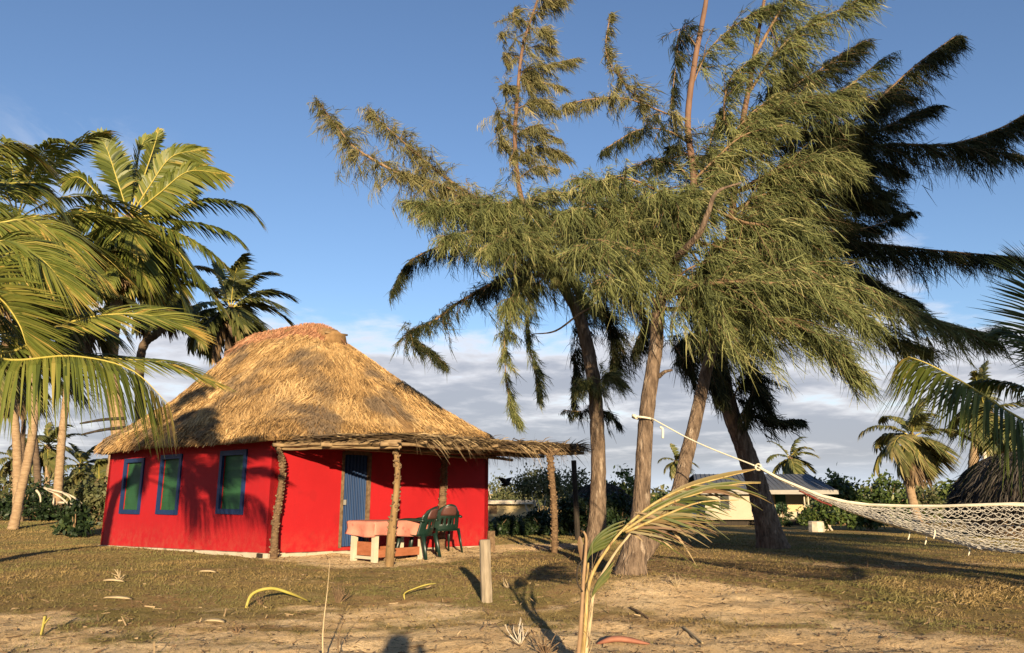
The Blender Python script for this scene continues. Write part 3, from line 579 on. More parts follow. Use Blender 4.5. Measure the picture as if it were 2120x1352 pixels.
cloth()
def chair(name, loc, rz, label):
    t = thing(name, loc, label, 'chair', 'plastic chairs at the porch table', rz)
    def sheet(f, na, nb, nm, par=t, mat=M['plastic'], th=0.012, hole=None):
        a, b = np.meshgrid(np.linspace(0, 1, na), np.linspace(0, 1, nb), indexing='ij'); v = np.array([f(x, y) for x, y in zip(a.ravel(), b.ravel())]); k = np.arange(na * nb).reshape(na, nb)
        q = np.stack([k[:-1, :-1], k[1:, :-1], k[1:, 1:], k[:-1, 1:]], -1)
        if hole is not None:
            am, bm = np.meshgrid((np.arange(na - 1) + .5) / (na - 1), (np.arange(nb - 1) + .5) / (nb - 1), indexing='ij'); q = q[~hole(am, bm)]
        o = MB().add(v, q.reshape(-1, 4)).build(nm, mat, par, local=True); s = o.modifiers.new('t', 'SOLIDIFY'); s.thickness = th; s.offset = 0; return o
    sheet(lambda a, b: (-0.23 + 0.46 * a, -0.23 + 0.46 * b, 0.42 + 0.02 * (2 * b - 1) - 0.03 * math.sin(math.pi * a) * math.sin(math.pi * b)), 12, 10, 'seat')
    def bk(a, b):
        x = (a - .5) * (0.50 - 0.06 * b) * (1 - 0.25 * max(0, b - .72) / .28); cup = (2 * a - 1) ** 2
        return (x, -0.23 - 0.12 * b + 0.12 * cup * (1 - .15 * b), 0.40 + 0.47 * b - 0.07 * cup * sstep(.6, 1, b))
    back = sheet(bk, 19, 14, 'backrest', hole=lambda a, b: (b > .20) & (b < .46) & (np.abs(((a * 18 / 3.0) % 1) - .5) < .17) & (a > .2) & (a < .8))
    pan = sheet(lambda a, b: tuple(np.array(bk(.16 + .68 * a, .57 + .36 * b)) + [0, -.012, 0]), 8, 6, 'back_panel', back, M['plastic_red'], 0.006)
    for s in (-1, 1):
        MB().tube(spline([(s * .245, .20, .43), (s * .262, .21, .60), (s * .265, .12, .655), (s * .262, -.1, .66), (s * .245, -.25, .64)], 16), 0.034, 8, flat=0.7).build('armrest', M['plastic'], t, local=True)
        for (y0, y1, rr) in ((.20, .27, 1), (-.21, -.31, 1)):
            MB().tube([(s * .215, y0, .43), (s * .235, (y0 + y1) / 2, .22), (s * .255, y1, 0.0)], [.042, .034, .024], 8, flat=0.55).build('leg', M['plastic'], t, local=True)
    MB().tube([(-.22, .22, .405), (.22, .22, .405)], 0.02, 6).build('apron', M['plastic'], t, local=True)
    t.scale = (1.14, 1.14, 1.12); return t
face_wall = math.atan2(DU[1], DU[0]) - math.pi / 2
c1 = G(862, 1158); c2 = G(915, 1143)
chair('plastic_chair', c1, face_wall + 0.35, 'dark green plastic armchair nearest the crooked middle porch post')
chair('plastic_chair', c2, face_wall - 0.35, 'brown-backed green plastic chair tucked behind the other green chair')

# ------------------------------------------------------------------ casuarina trees
WIND = np.array([0.85, 0.25, -0.05])
def foliage(mb, tw, pts, dens, per, tl, sl, g, wid=0.0104, tmin=0.12, droop=0.95, wind=0.55, up=0.0, tint=0.5, spread=0.8):
    """twigs off a limb, and hanging needle strands off each twig"""
    c = spline(pts, 40); seg = np.linalg.norm(np.diff(c, axis=0), axis=1); Ltot = seg.sum(); n = max(4, int(Ltot * dens * 2.5)); sl = sl * .46; tl = tl * .85; per = int(per * .76)
    tg = unit(np.gradient(c, axis=0)); f = tmin + (1 - tmin) * g.random(n); f[0] = 1.0; f[1] = 0.97
    k = f * 39; i = np.minimum(k.astype(int), 38); fr = (k - i)[:, None]; base = c[i] * (1 - fr) + c[i + 1] * fr; T = tg[i]
    d = unit(T * (0.5 + 0.8 * f[:, None] ** 2) + 1.2 * spread * unit(g.normal(size=(n, 3))) * (1 - 0.55 * f[:, None] ** 2) + WIND * wind * 0.6 + [0, 0, up])
    L = tl * (0.30 + 1.0 * g.random(n) ** 1.3) * (1.15 - 0.78 * f ** 1.3)
    sag = np.array([0, 0, -0.30]) * droop + WIND * wind * 0.25
    ti = np.clip(tint - .04 + 0.22 * g.normal(size=n), 0.05, 0.95)
    for a in range(0, n, 2):
        q = np.linspace(0, 1, 6)[:, None]; p = base[a] + L[a] * (d[a] * q + sag * q * q); tw.tube(p[::1 if L[a] > .5 else 5] if False else p[[0, 2, 5]], [0.008, .006, .003], 3, cap=False)
    m = per; N = n * m; ia = np.repeat(np.arange(n), m); q = g.random(N)[:, None] ** 0.9
    B = base[ia] + L[ia][:, None] * (d[ia] * q + sag * q * q) + 0.015 * g.normal(size=(N, 3))
    tdir = unit(d[ia] + 2 * sag * q)
    D = unit(tdir * 0.7 + WIND * wind * (0.30 + 0.45 * g.random((N, 1))) + np.array([0, 0, -1.0]) * droop * (0.15 + 0.5 * g.random((N, 1))) + 0.40 * g.normal(size=(N, 3)) + 0.25 * g.normal(size=(n, 3))[ia])
    LL = sl * (0.25 + 0.85 * g.random(N) ** 1.4) * (.7 + .5 * g.random(n))[ia] * (1.05 - 0.5 * f[ia] ** 2)
    Gv = np.array([0, 0, -0.50]) * droop + WIND * wind * 0.45 + 0.30 * g.normal(size=(N, 3)) + 0.25 * g.normal(size=(n, 3))[ia]
    mb.ribbons(B, D, LL, wid * (0.7 + 0.6 * g.random(N)), Gv, unit(np.cross(D, g.normal(size=(N, 3)))), 2, [0.6, 1, 0.25], np.clip(ti[ia] + 0.14 * g.normal(size=N), 0, 1))
def wood(pts, r, n=60, k=14, rough=0.055, seed=1):
    c = spline(pts, n); return MB().tube(c, np.interp(np.linspace(0, 1, n), np.linspace(0, 1, len(r)), r), k, rough=rough, seed=seed)
def casuarina(label, base, stems, limbs, mat, seed, group='casuarina trees', lsc=1.0, kwl=None):
    t = thing('casuarina_tree', base, label, 'tree', group); g = np.random.default_rng(seed); tr = None
    for k, (pts, r, m, nm) in enumerate(stems):
        o = wood(pts, r, seed=seed + k).build(nm, m, t if tr is None or nm == 'trunk' else tr)
        if tr is None: tr = o
    crowns = {}; tw = MB()
    for L in limbs:
        pts, r0, kw = L; mt = kw.pop('mat', mat)
        if r0 > 0: wood(pts, [r0, r0 * .6, 0.010], 24, 7, 0.06, seed).build('limb', M['twig'], tr)
        cm = crowns.setdefault(mt, MB()); a = dict(dens=15, per=42, tl=0.75, sl=0.50); a.update(kwl or {}); a.update(kw); a['tl'] *= lsc; a['sl'] *= lsc; a['dens'] /= lsc
        foliage(cm, tw, pts, a.pop('dens'), a.pop('per'), a.pop('tl'), a.pop('sl'), g, **a)
    tw.build('twigs', M['twig'], t, kind='stuff')
    for mt, cm in crowns.items(): cm.build('crown', M[mt], t, smooth=False, kind='stuff')
    return t
def at_ground_early(x, y): return np.array([x, y, float(zg(x, y))])
bA = G(1298, 1214); zA = bA[2] - 0.2
# front tree: forked at the knee, hammock rope tied to its straight stem
A_main = PL((1298, 1240, 10.3), (1312, 1150, 10.3), (1326, 1060, 10.35), (1333, 940, 10.4), (1342, 830, 10.5), (1358, 720, 10.6), (1364, 640, 10.7), (1388, 555, 10.8), (1425, 500, 10.9))
A_fork = PL((1312, 1165, 10.3), (1352, 1115, 10.45), (1398, 1040, 10.8), (1420, 950, 11.1), (1442, 860, 11.3), (1462, 770, 11.5), (1490, 660, 11.6), (1500, 560, 11.7))
A_arm = PL((1385, 560, 10.75), (1402, 532, 10.0), (1446, 486, 9.55), (1466, 440, 9.45), (1484, 398, 9.45), (1535, 378, 9.5))
A_lead = PL((1425, 500, 10.9), (1436, 372, 11.1), (1424, 255, 11.2), (1438, 130, 11.3), (1462, 0, 11.4), (1475, -120, 11.5))
A_lead2 = PL((1500, 560, 11.7), (1520, 400, 11.8), (1535, 270, 11.6), (1556, 150, 11.6), (1575, 40, 11.7), (1600, -90, 11.7))
wet = dict(dens=18, per=44)
limbsA = [
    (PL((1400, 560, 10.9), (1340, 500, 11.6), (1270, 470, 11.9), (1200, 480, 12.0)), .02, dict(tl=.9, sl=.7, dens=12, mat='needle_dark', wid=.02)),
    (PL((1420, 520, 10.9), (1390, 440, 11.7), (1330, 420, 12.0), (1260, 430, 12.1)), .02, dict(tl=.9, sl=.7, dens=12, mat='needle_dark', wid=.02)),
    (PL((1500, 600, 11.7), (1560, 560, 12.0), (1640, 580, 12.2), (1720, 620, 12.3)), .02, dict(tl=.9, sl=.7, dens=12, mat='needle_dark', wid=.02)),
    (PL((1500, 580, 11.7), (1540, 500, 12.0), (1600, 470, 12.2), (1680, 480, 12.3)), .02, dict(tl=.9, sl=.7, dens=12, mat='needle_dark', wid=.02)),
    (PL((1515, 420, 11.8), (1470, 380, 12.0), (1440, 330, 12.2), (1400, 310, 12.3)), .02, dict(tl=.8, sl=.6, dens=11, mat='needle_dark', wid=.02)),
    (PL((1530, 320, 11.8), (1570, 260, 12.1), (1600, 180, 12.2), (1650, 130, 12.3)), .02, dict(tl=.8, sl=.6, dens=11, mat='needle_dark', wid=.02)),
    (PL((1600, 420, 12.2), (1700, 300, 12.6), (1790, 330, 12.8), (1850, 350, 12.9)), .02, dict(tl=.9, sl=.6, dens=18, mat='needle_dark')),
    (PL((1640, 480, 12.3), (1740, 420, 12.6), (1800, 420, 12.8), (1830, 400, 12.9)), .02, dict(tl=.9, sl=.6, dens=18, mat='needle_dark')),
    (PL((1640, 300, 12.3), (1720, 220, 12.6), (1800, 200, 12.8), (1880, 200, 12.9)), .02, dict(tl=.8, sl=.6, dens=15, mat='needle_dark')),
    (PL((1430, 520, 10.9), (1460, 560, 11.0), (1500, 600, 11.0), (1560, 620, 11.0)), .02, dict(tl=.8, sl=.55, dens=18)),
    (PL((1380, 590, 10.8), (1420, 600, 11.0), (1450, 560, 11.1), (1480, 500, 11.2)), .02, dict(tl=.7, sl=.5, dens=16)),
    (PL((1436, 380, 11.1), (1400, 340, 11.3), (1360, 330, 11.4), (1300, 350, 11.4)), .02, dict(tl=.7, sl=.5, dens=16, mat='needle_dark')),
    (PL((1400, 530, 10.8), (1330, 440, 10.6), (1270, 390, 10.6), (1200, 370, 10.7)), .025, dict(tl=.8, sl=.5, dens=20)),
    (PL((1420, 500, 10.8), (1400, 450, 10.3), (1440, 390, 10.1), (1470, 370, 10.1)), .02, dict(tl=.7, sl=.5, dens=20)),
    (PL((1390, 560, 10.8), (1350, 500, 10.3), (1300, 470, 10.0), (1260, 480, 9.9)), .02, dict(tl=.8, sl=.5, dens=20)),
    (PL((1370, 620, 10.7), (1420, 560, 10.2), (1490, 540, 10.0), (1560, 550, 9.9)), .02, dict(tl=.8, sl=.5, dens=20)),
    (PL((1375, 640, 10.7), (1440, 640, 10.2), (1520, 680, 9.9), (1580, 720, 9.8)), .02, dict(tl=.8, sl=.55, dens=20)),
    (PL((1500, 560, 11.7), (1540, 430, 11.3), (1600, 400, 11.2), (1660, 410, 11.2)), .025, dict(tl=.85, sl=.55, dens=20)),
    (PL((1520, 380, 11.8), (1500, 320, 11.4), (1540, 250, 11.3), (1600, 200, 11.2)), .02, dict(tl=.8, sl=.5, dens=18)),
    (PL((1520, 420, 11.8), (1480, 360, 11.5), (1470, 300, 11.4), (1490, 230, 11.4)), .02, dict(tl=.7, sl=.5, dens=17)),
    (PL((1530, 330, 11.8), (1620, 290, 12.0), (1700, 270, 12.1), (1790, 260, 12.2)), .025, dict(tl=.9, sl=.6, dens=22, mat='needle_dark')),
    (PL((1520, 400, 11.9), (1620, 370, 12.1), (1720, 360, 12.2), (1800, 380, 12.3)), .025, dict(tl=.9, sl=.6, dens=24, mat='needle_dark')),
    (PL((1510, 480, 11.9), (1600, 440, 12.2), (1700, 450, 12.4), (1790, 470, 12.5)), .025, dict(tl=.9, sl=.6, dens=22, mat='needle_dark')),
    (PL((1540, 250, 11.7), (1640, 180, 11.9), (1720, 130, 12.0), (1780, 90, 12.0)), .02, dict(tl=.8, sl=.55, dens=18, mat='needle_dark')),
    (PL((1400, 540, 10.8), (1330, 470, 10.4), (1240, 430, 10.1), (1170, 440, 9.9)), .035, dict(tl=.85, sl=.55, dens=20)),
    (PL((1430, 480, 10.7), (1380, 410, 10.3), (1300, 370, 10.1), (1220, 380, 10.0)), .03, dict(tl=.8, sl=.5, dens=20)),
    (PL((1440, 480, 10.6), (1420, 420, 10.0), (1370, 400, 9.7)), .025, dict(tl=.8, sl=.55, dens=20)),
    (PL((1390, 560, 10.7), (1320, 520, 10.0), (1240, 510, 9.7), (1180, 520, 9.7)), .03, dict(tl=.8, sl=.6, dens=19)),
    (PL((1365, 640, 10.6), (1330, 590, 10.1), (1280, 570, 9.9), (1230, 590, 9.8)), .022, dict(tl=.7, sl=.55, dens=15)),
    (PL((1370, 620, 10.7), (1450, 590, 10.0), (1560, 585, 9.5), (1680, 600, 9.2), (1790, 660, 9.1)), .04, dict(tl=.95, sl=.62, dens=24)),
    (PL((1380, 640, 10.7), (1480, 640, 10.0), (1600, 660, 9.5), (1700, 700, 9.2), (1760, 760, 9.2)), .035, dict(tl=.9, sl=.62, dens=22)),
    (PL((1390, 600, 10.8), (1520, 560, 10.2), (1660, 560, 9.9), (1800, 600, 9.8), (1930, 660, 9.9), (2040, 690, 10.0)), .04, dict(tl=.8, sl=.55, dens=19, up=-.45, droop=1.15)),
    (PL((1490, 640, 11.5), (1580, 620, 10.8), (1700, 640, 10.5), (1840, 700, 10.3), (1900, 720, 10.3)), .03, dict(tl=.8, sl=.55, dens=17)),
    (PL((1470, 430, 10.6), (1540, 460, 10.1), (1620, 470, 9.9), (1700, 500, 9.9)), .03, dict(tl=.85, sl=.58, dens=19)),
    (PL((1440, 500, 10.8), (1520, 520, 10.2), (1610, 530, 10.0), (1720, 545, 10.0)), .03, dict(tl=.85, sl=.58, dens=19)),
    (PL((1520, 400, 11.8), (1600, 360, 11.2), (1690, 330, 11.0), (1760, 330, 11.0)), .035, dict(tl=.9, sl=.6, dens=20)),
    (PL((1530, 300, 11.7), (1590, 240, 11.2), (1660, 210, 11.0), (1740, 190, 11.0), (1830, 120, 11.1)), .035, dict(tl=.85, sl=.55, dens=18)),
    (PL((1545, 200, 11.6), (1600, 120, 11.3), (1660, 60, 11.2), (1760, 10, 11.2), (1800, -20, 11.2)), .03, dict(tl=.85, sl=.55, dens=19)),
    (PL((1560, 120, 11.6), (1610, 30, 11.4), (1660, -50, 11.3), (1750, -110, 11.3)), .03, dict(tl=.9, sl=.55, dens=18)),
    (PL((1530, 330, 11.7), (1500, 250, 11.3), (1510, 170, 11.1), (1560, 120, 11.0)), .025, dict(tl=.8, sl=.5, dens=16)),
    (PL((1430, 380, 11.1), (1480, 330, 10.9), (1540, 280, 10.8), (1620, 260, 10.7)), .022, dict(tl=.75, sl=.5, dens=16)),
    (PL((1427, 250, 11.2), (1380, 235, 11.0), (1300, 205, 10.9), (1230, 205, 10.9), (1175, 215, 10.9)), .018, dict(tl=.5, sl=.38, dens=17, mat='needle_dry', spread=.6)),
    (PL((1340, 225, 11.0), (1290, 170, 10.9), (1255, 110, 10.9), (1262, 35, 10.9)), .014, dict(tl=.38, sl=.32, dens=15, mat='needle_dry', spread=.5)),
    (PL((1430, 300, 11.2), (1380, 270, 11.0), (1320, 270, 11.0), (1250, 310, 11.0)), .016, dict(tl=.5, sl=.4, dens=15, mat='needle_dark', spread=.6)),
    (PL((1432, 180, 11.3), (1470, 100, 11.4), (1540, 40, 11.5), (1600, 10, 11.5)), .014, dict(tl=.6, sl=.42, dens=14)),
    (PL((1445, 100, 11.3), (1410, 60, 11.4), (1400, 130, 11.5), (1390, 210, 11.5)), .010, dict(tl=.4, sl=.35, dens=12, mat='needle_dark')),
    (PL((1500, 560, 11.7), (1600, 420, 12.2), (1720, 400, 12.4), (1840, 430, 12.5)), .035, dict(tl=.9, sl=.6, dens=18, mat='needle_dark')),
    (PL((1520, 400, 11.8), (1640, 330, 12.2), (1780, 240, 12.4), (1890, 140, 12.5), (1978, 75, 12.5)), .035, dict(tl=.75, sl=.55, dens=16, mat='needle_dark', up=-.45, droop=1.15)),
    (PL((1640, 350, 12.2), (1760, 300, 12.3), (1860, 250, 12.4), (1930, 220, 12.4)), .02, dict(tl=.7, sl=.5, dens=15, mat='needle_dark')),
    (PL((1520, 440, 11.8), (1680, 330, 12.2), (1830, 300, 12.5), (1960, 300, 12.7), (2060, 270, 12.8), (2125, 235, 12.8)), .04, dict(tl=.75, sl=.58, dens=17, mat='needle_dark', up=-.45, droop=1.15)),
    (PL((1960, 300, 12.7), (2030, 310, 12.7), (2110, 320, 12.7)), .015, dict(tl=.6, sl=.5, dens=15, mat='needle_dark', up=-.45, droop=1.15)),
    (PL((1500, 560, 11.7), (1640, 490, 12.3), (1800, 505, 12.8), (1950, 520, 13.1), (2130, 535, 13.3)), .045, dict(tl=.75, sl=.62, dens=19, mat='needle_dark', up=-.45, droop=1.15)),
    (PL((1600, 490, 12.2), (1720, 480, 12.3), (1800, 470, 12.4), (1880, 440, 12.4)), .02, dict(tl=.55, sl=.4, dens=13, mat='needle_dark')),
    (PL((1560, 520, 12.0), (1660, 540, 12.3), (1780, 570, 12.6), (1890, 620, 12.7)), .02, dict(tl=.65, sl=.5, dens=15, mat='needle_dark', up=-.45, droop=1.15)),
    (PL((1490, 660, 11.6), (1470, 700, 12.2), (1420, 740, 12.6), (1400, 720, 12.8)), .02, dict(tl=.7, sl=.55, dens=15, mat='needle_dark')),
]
casuarina('big forked casuarina with sandy base, hammock rope tied round its stem', bA,
    [(A_main, [.29, .175, .122, .108, .105, .10, .092, .085, .065], M['bark'], 'trunk'), (A_fork, [.13, .12, .108, .10, .095, .088, .075, .055], M['bark'], 'fork'),
     (A_arm, [.06, .05, .042, .036, .025, .010], M['bark'], 'limb'), (A_lead, [.07, .055, .05, .045, .04, .03], M['leader'], 'limb'), (A_lead2, [.06, .055, .05, .04, .03, .02], M['leader'], 'limb'),
     (PL((1364, 780, 10.5), (1376, 770, 10.4), (1392, 766, 10.35)), [.03, .025, .015], M['bark'], 'branch_stub'),
     (PL((1458, 450, 10.6), (1452, 430, 10.55), (1450, 418, 10.5)), [.02, .015, .012], M['leader'], 'branch_stub')], limbsA, 'needle', 101)
# second tree: straight stem left of it, long limbs reaching left, a thin leader standing up
dB = 15.0; bB = at_ground_early(*P(1232, 1146, dB)[:2])
B_main = PL((1228, 1160, dB), (1236, 1080, dB), (1239, 980, dB), (1236, 880, dB), (1229, 790, dB), (1212, 700, dB), (1190, 635, dB), (1150, 570, dB), (1105, 480, dB - .1))
B_lead = PL((1105, 480, dB - .1), (1076, 395, dB), (1066, 290, dB), (1072, 190, dB), (1082, 100, dB), (1106, 20, dB), (1135, -60, dB))
lead_tufts = []
for k, (x0, y0, x1, y1, x2, y2) in enumerate([(1074, 370, 1110, 345, 1150, 350), (1070, 360, 1055, 340, 1062, 320), (1068, 330, 1110, 305, 1170, 325), (1067, 310, 1040, 300, 1035, 285), (1067, 280, 1100, 265, 1150, 285),
        (1068, 265, 1040, 250, 1028, 262), (1070, 225, 1110, 210, 1150, 230), (1072, 200, 1045, 185, 1055, 180), (1074, 150, 1110, 140, 1190, 122), (1075, 160, 1100, 165, 1160, 180), (1076, 120, 1045, 110, 1048, 130),
        (1080, 105, 1110, 95, 1130, 100), (1085, 90, 1050, 75, 1040, 70), (1092, 60, 1120, 60, 1140, 80), (1098, 45, 1065, 40, 1065, 20), (1105, 30, 1135, 5, 1160, 0), (1112, 0, 1140, -20, 1170, -10), (1072, 240, 1030, 235, 1045, 250)]):
    lead_tufts.append((PL((x0, y0, dB), (x1, y1, dB - .2 + .1 * (k % 4)), (x2, y2, dB - .3 + .2 * (k % 3))), .012, dict(tl=.34 + .26 * ((k * 37) % 10) / 10, sl=.30 + .16 * ((k * 53) % 10) / 10, dens=15 + (k * 29) % 12, per=46, spread=.75, mat='needle_dry', tmin=.02)))
limbsB = lead_tufts + [
    (PL((1120, 510, dB), (1020, 440, dB - .9), (930, 390, dB - 1.2), (840, 360, dB - 1.3)), .03, dict(tl=.75, sl=.5, dens=19, mat='needle_dry')),
    (PL((1120, 520, dB), (1040, 450, dB - 1.2), (960, 420, dB - 1.5), (880, 440, dB - 1.6)), .025, dict(tl=.8, sl=.5, dens=20)),
    (PL((1130, 520, dB), (1100, 440, dB - 1.2), (1050, 420, dB - 1.6), (990, 440, dB - 1.7)), .025, dict(tl=.75, sl=.5, dens=20)),
    (PL((1140, 540, dB), (1170, 480, dB - 1.2), (1220, 450, dB - 1.5), (1290, 470, dB - 1.6)), .025, dict(tl=.8, sl=.5, dens=20)),
    (PL((1140, 550, dB), (1100, 500, dB - 1.5), (1060, 490, dB - 1.9), (1010, 510, dB - 2)), .02, dict(tl=.7, sl=.5, dens=20)),
    (PL((1150, 560, dB), (1120, 540, dB + .8), (1060, 560, dB + 1.2), (1000, 600, dB + 1.3)), .02, dict(tl=.7, sl=.55, dens=20, mat='needle_dark')),
    (PL((1160, 580, dB), (1200, 540, dB + .8), (1260, 540, dB + 1.2), (1330, 580, dB + 1.3)), .02, dict(tl=.8, sl=.55, dens=20, mat='needle_dark')),
    (PL((1110, 490, dB - .1), (1010, 430, dB - .6), (900, 350, dB - .9), (830, 290, dB - 1), (765, 232, dB - 1)), .045, dict(tl=.75, sl=.55, dens=17, mat='needle_dry', up=-.3)),
    (PL((1110, 500, dB - .1), (980, 460, dB - .8), (850, 375, dB - 1.2), (740, 310, dB - 1.3), (700, 265, dB - 1.3), (660, 215, dB - 1.3)), .04, dict(tl=.7, sl=.55, dens=13, mat='needle_dry', spread=.6, up=-.4)),
    (PL((1150, 540, dB), (1050, 480, dB - 1), (940, 430, dB - 1.5), (850, 420, dB - 1.6)), .035, dict(tl=.8, sl=.55, dens=22)),
    (PL((1150, 560, dB), (1080, 500, dB - 1.2), (1000, 480, dB - 1.8), (920, 490, dB - 1.9)), .03, dict(tl=.75, sl=.55, dens=20)),
    (PL((1100, 480, dB), (1090, 420, dB - .5), (1150, 400, dB - .8), (1230, 400, dB - 1)), .03, dict(tl=.8, sl=.5, dens=20)),
    (PL((1120, 520, dB), (1130, 460, dB - 1.0), (1180, 440, dB - 1.4), (1250, 460, dB - 1.6)), .03, dict(tl=.8, sl=.55, dens=20)),
    (PL((1150, 570, dB), (1050, 530, dB + .6), (930, 510, dB + .9), (850, 540, dB + 1), (812, 600, dB + 1)), .035, dict(tl=.5, sl=.45, dens=15, mat='needle_dark', droop=1.15, wind=.35, up=-.45)),
    (PL((1150, 575, dB), (1060, 570, dB + .3), (960, 620, dB + .5), (890, 670, dB + .5), (845, 690, dB + .4), (880, 720, dB + .4), (915, 750, dB + .4)), .04, dict(tl=.55, sl=.45, dens=16, mat='needle_dark', droop=1.0, wind=.3)),
    (PL((1130, 560, dB + .1), (1080, 580, dB + .2), (1050, 650, dB + .1), (1045, 740, dB), (1055, 830, dB), (1070, 870, dB)), .02, dict(tl=.38, sl=.38, dens=17, droop=1.3, wind=.35)),
    (PL((1140, 570, dB), (1100, 600, dB - .2), (1090, 680, dB - .3), (1110, 780, dB - .3), (1115, 820, dB - .3)), .018, dict(tl=.36, sl=.36, dens=15, droop=1.3, wind=.5)),
    (PL((1120, 565, dB), (1070, 600, dB - .4), (1040, 650, dB - .5)), .016, dict(tl=.6, sl=.5, dens=18, droop=1.2, wind=.35)),
    (PL((1160, 590, dB + .1), (1200, 640, dB + .8), (1190, 740, dB + 1.0), (1185, 830, dB + 1)), .02, dict(tl=.5, sl=.45, dens=17, mat='needle_dark', droop=1.2)),
    (PL((1180, 620, dB + .2), (1240, 640, dB + 1.0), (1270, 700, dB + 1.2), (1265, 760, dB + 1.2)), .02, dict(tl=.75, sl=.55, dens=22, mat='needle_dark', droop=1.1)),
    (PL((1180, 610, dB + .2), (1280, 600, dB + 1.0), (1330, 660, dB + 1.2), (1310, 730, dB + 1.3)), .02, dict(tl=.75, sl=.55, dens=20, mat='needle_dark', droop=1.1)),
    (PL((1158, 580, dB - .1), (1150, 565, dB - .4), (1185, 590, dB - .6), (1210, 620, dB - .6)), .012, dict(tl=.55, sl=.5, dens=24, per=48, droop=1.1)),
    (PL((1230, 810, dB), (1255, 775, dB - .3), (1285, 790, dB - .4)), .012, dict(tl=.4, sl=.4, dens=26, per=46, droop=1.0)),
    (PL((1230, 815, dB), (1210, 790, dB - .3), (1190, 800, dB - .4)), .012, dict(tl=.4, sl=.4, dens=26, per=46, droop=1.0, wind=.35)),
    (PL((1234, 830, dB), (1210, 850, dB + .3), (1170, 850, dB + .4)), .01, dict(tl=.3, sl=.3, dens=14, mat='needle_dark', droop=1.2)),
    (PL((1236, 850, dB), (1260, 860, dB + .3), (1280, 880, dB + .4)), .01, dict(tl=.3, sl=.3, dens=14, mat='needle_dark', droop=1.2)),
]
casuarina('slender casuarina beside the porch end, long limbs reaching left over the thatch', bB,
    [(B_main, [.25, .17, .145, .14, .135, .13, .115, .095, .065], M['bark'], 'trunk'), (B_lead, [.065, .05, .045, .04, .034, .026, .016], M['leader'], 'limb'),
     (PL((1250, 622, dB - .6), (1200, 650, dB - .7), (1150, 685, dB - .7), (1100, 692, dB - .7)), [.014, .02, .018, .008], M['twig'], 'limb')], limbsB, 'needle', 202, lsc=1.13, kwl=dict(wid=.0112))
# third tree: dark leaning trunk in the shade
dC = 18.0; bC = G(1600, 1128)
C_main = PL((1604, 1150, dC), (1590, 1090, dC), (1566, 1000, dC), (1538, 920, dC), (1515, 860, dC), (1496, 780, dC), (1484, 700, dC), (1478, 600, dC))
limbsC = [
    (PL((1484, 700, dC), (1440, 690, dC - .5), (1410, 720, dC - .6), (1440, 800, dC - .6)), .04, dict(tl=.8, sl=.6, dens=16, mat='needle_dark', droop=1.1)),
    (PL((1490, 740, dC), (1530, 730, dC - .5), (1560, 800, dC - .6), (1540, 850, dC - .6)), .04, dict(tl=.9, sl=.6, dens=18, mat='needle_dark', droop=1.1)),
    (PL((1490, 700, dC), (1470, 760, dC - .6), (1480, 820, dC - .7)), .03, dict(tl=.8, sl=.6, dens=18, mat='needle_dark', droop=1.1)),
    (PL((1515, 860, dC), (1560, 860, dC - .2), (1610, 870, dC - .2), (1655, 870, dC - .1)), .03, dict(tl=.55, sl=.5, dens=17, mat='needle_dark', droop=1.0)),
    (PL((1510, 850, dC), (1530, 800, dC - .3), (1560, 790, dC - .3), (1590, 850, dC - .3)), .03, dict(tl=.7, sl=.5, dens=16, mat='needle_dark')),
    (PL((1484, 690, dC), (1540, 640, dC), (1620, 650, dC), (1700, 720, dC), (1760, 780, dC)), .04, dict(tl=.9, sl=.65, dens=14, mat='needle_dark')),
    (PL((1484, 660, dC), (1560, 560, dC), (1680, 540, dC), (1820, 600, dC), (1900, 650, dC)), .04, dict(tl=.9, sl=.65, dens=14, mat='needle_dark')),
]
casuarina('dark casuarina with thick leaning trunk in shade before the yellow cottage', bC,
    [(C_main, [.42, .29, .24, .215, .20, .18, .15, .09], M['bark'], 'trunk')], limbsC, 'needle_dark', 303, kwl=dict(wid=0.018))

# trees standing behind the viewer: their shade lies over the right of the yard
def shade_casuarina(label, x, y, h, seed, half=2.6, z0=5.0):
    g = np.random.default_rng(seed); b = np.array([x, y, float(zg(x, y))]); limbs = []
    st = np.array([b + [0, 0, -.2], b + [.1, 0, h * .35], b + [.3, .1, h * .7], b + [.5, .1, h]])
    for k in range(24):
        f = z0 / h + (1 - z0 / h) * (k + .5) / 24; p = spline(st, 20)[int(f * 19)]; a = k * 2.4 + g.random(); r = half * (1.1 - .7 * (f - z0 / h) / (1 - z0 / h))
        e = np.array([math.cos(a) * r, math.sin(a) * r, .5]); limbs.append((np.array([p, p + e * .5 + [0, 0, .3], p + e]), .03, dict(tl=1.0, sl=.7, dens=12, per=14, wid=.25)))
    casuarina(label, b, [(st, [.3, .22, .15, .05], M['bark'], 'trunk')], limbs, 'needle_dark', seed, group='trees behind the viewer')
shade_casuarina('casuarina behind the viewer, nearest the hammock, shading the right of the yard', 12.5, -22.0, 16.2, 41, 3.0, 7.6)
shade_casuarina('casuarina behind the viewer, leftmost of the three, shading the dark leaning trunk', 11.4, -25.0, 15.6, 43, 2.0, 7.3)
shade_casuarina('casuarina behind the viewer, farthest right, shading the far lawn', 15.6, -22.5, 16.6, 42, 2.4, 8.1)

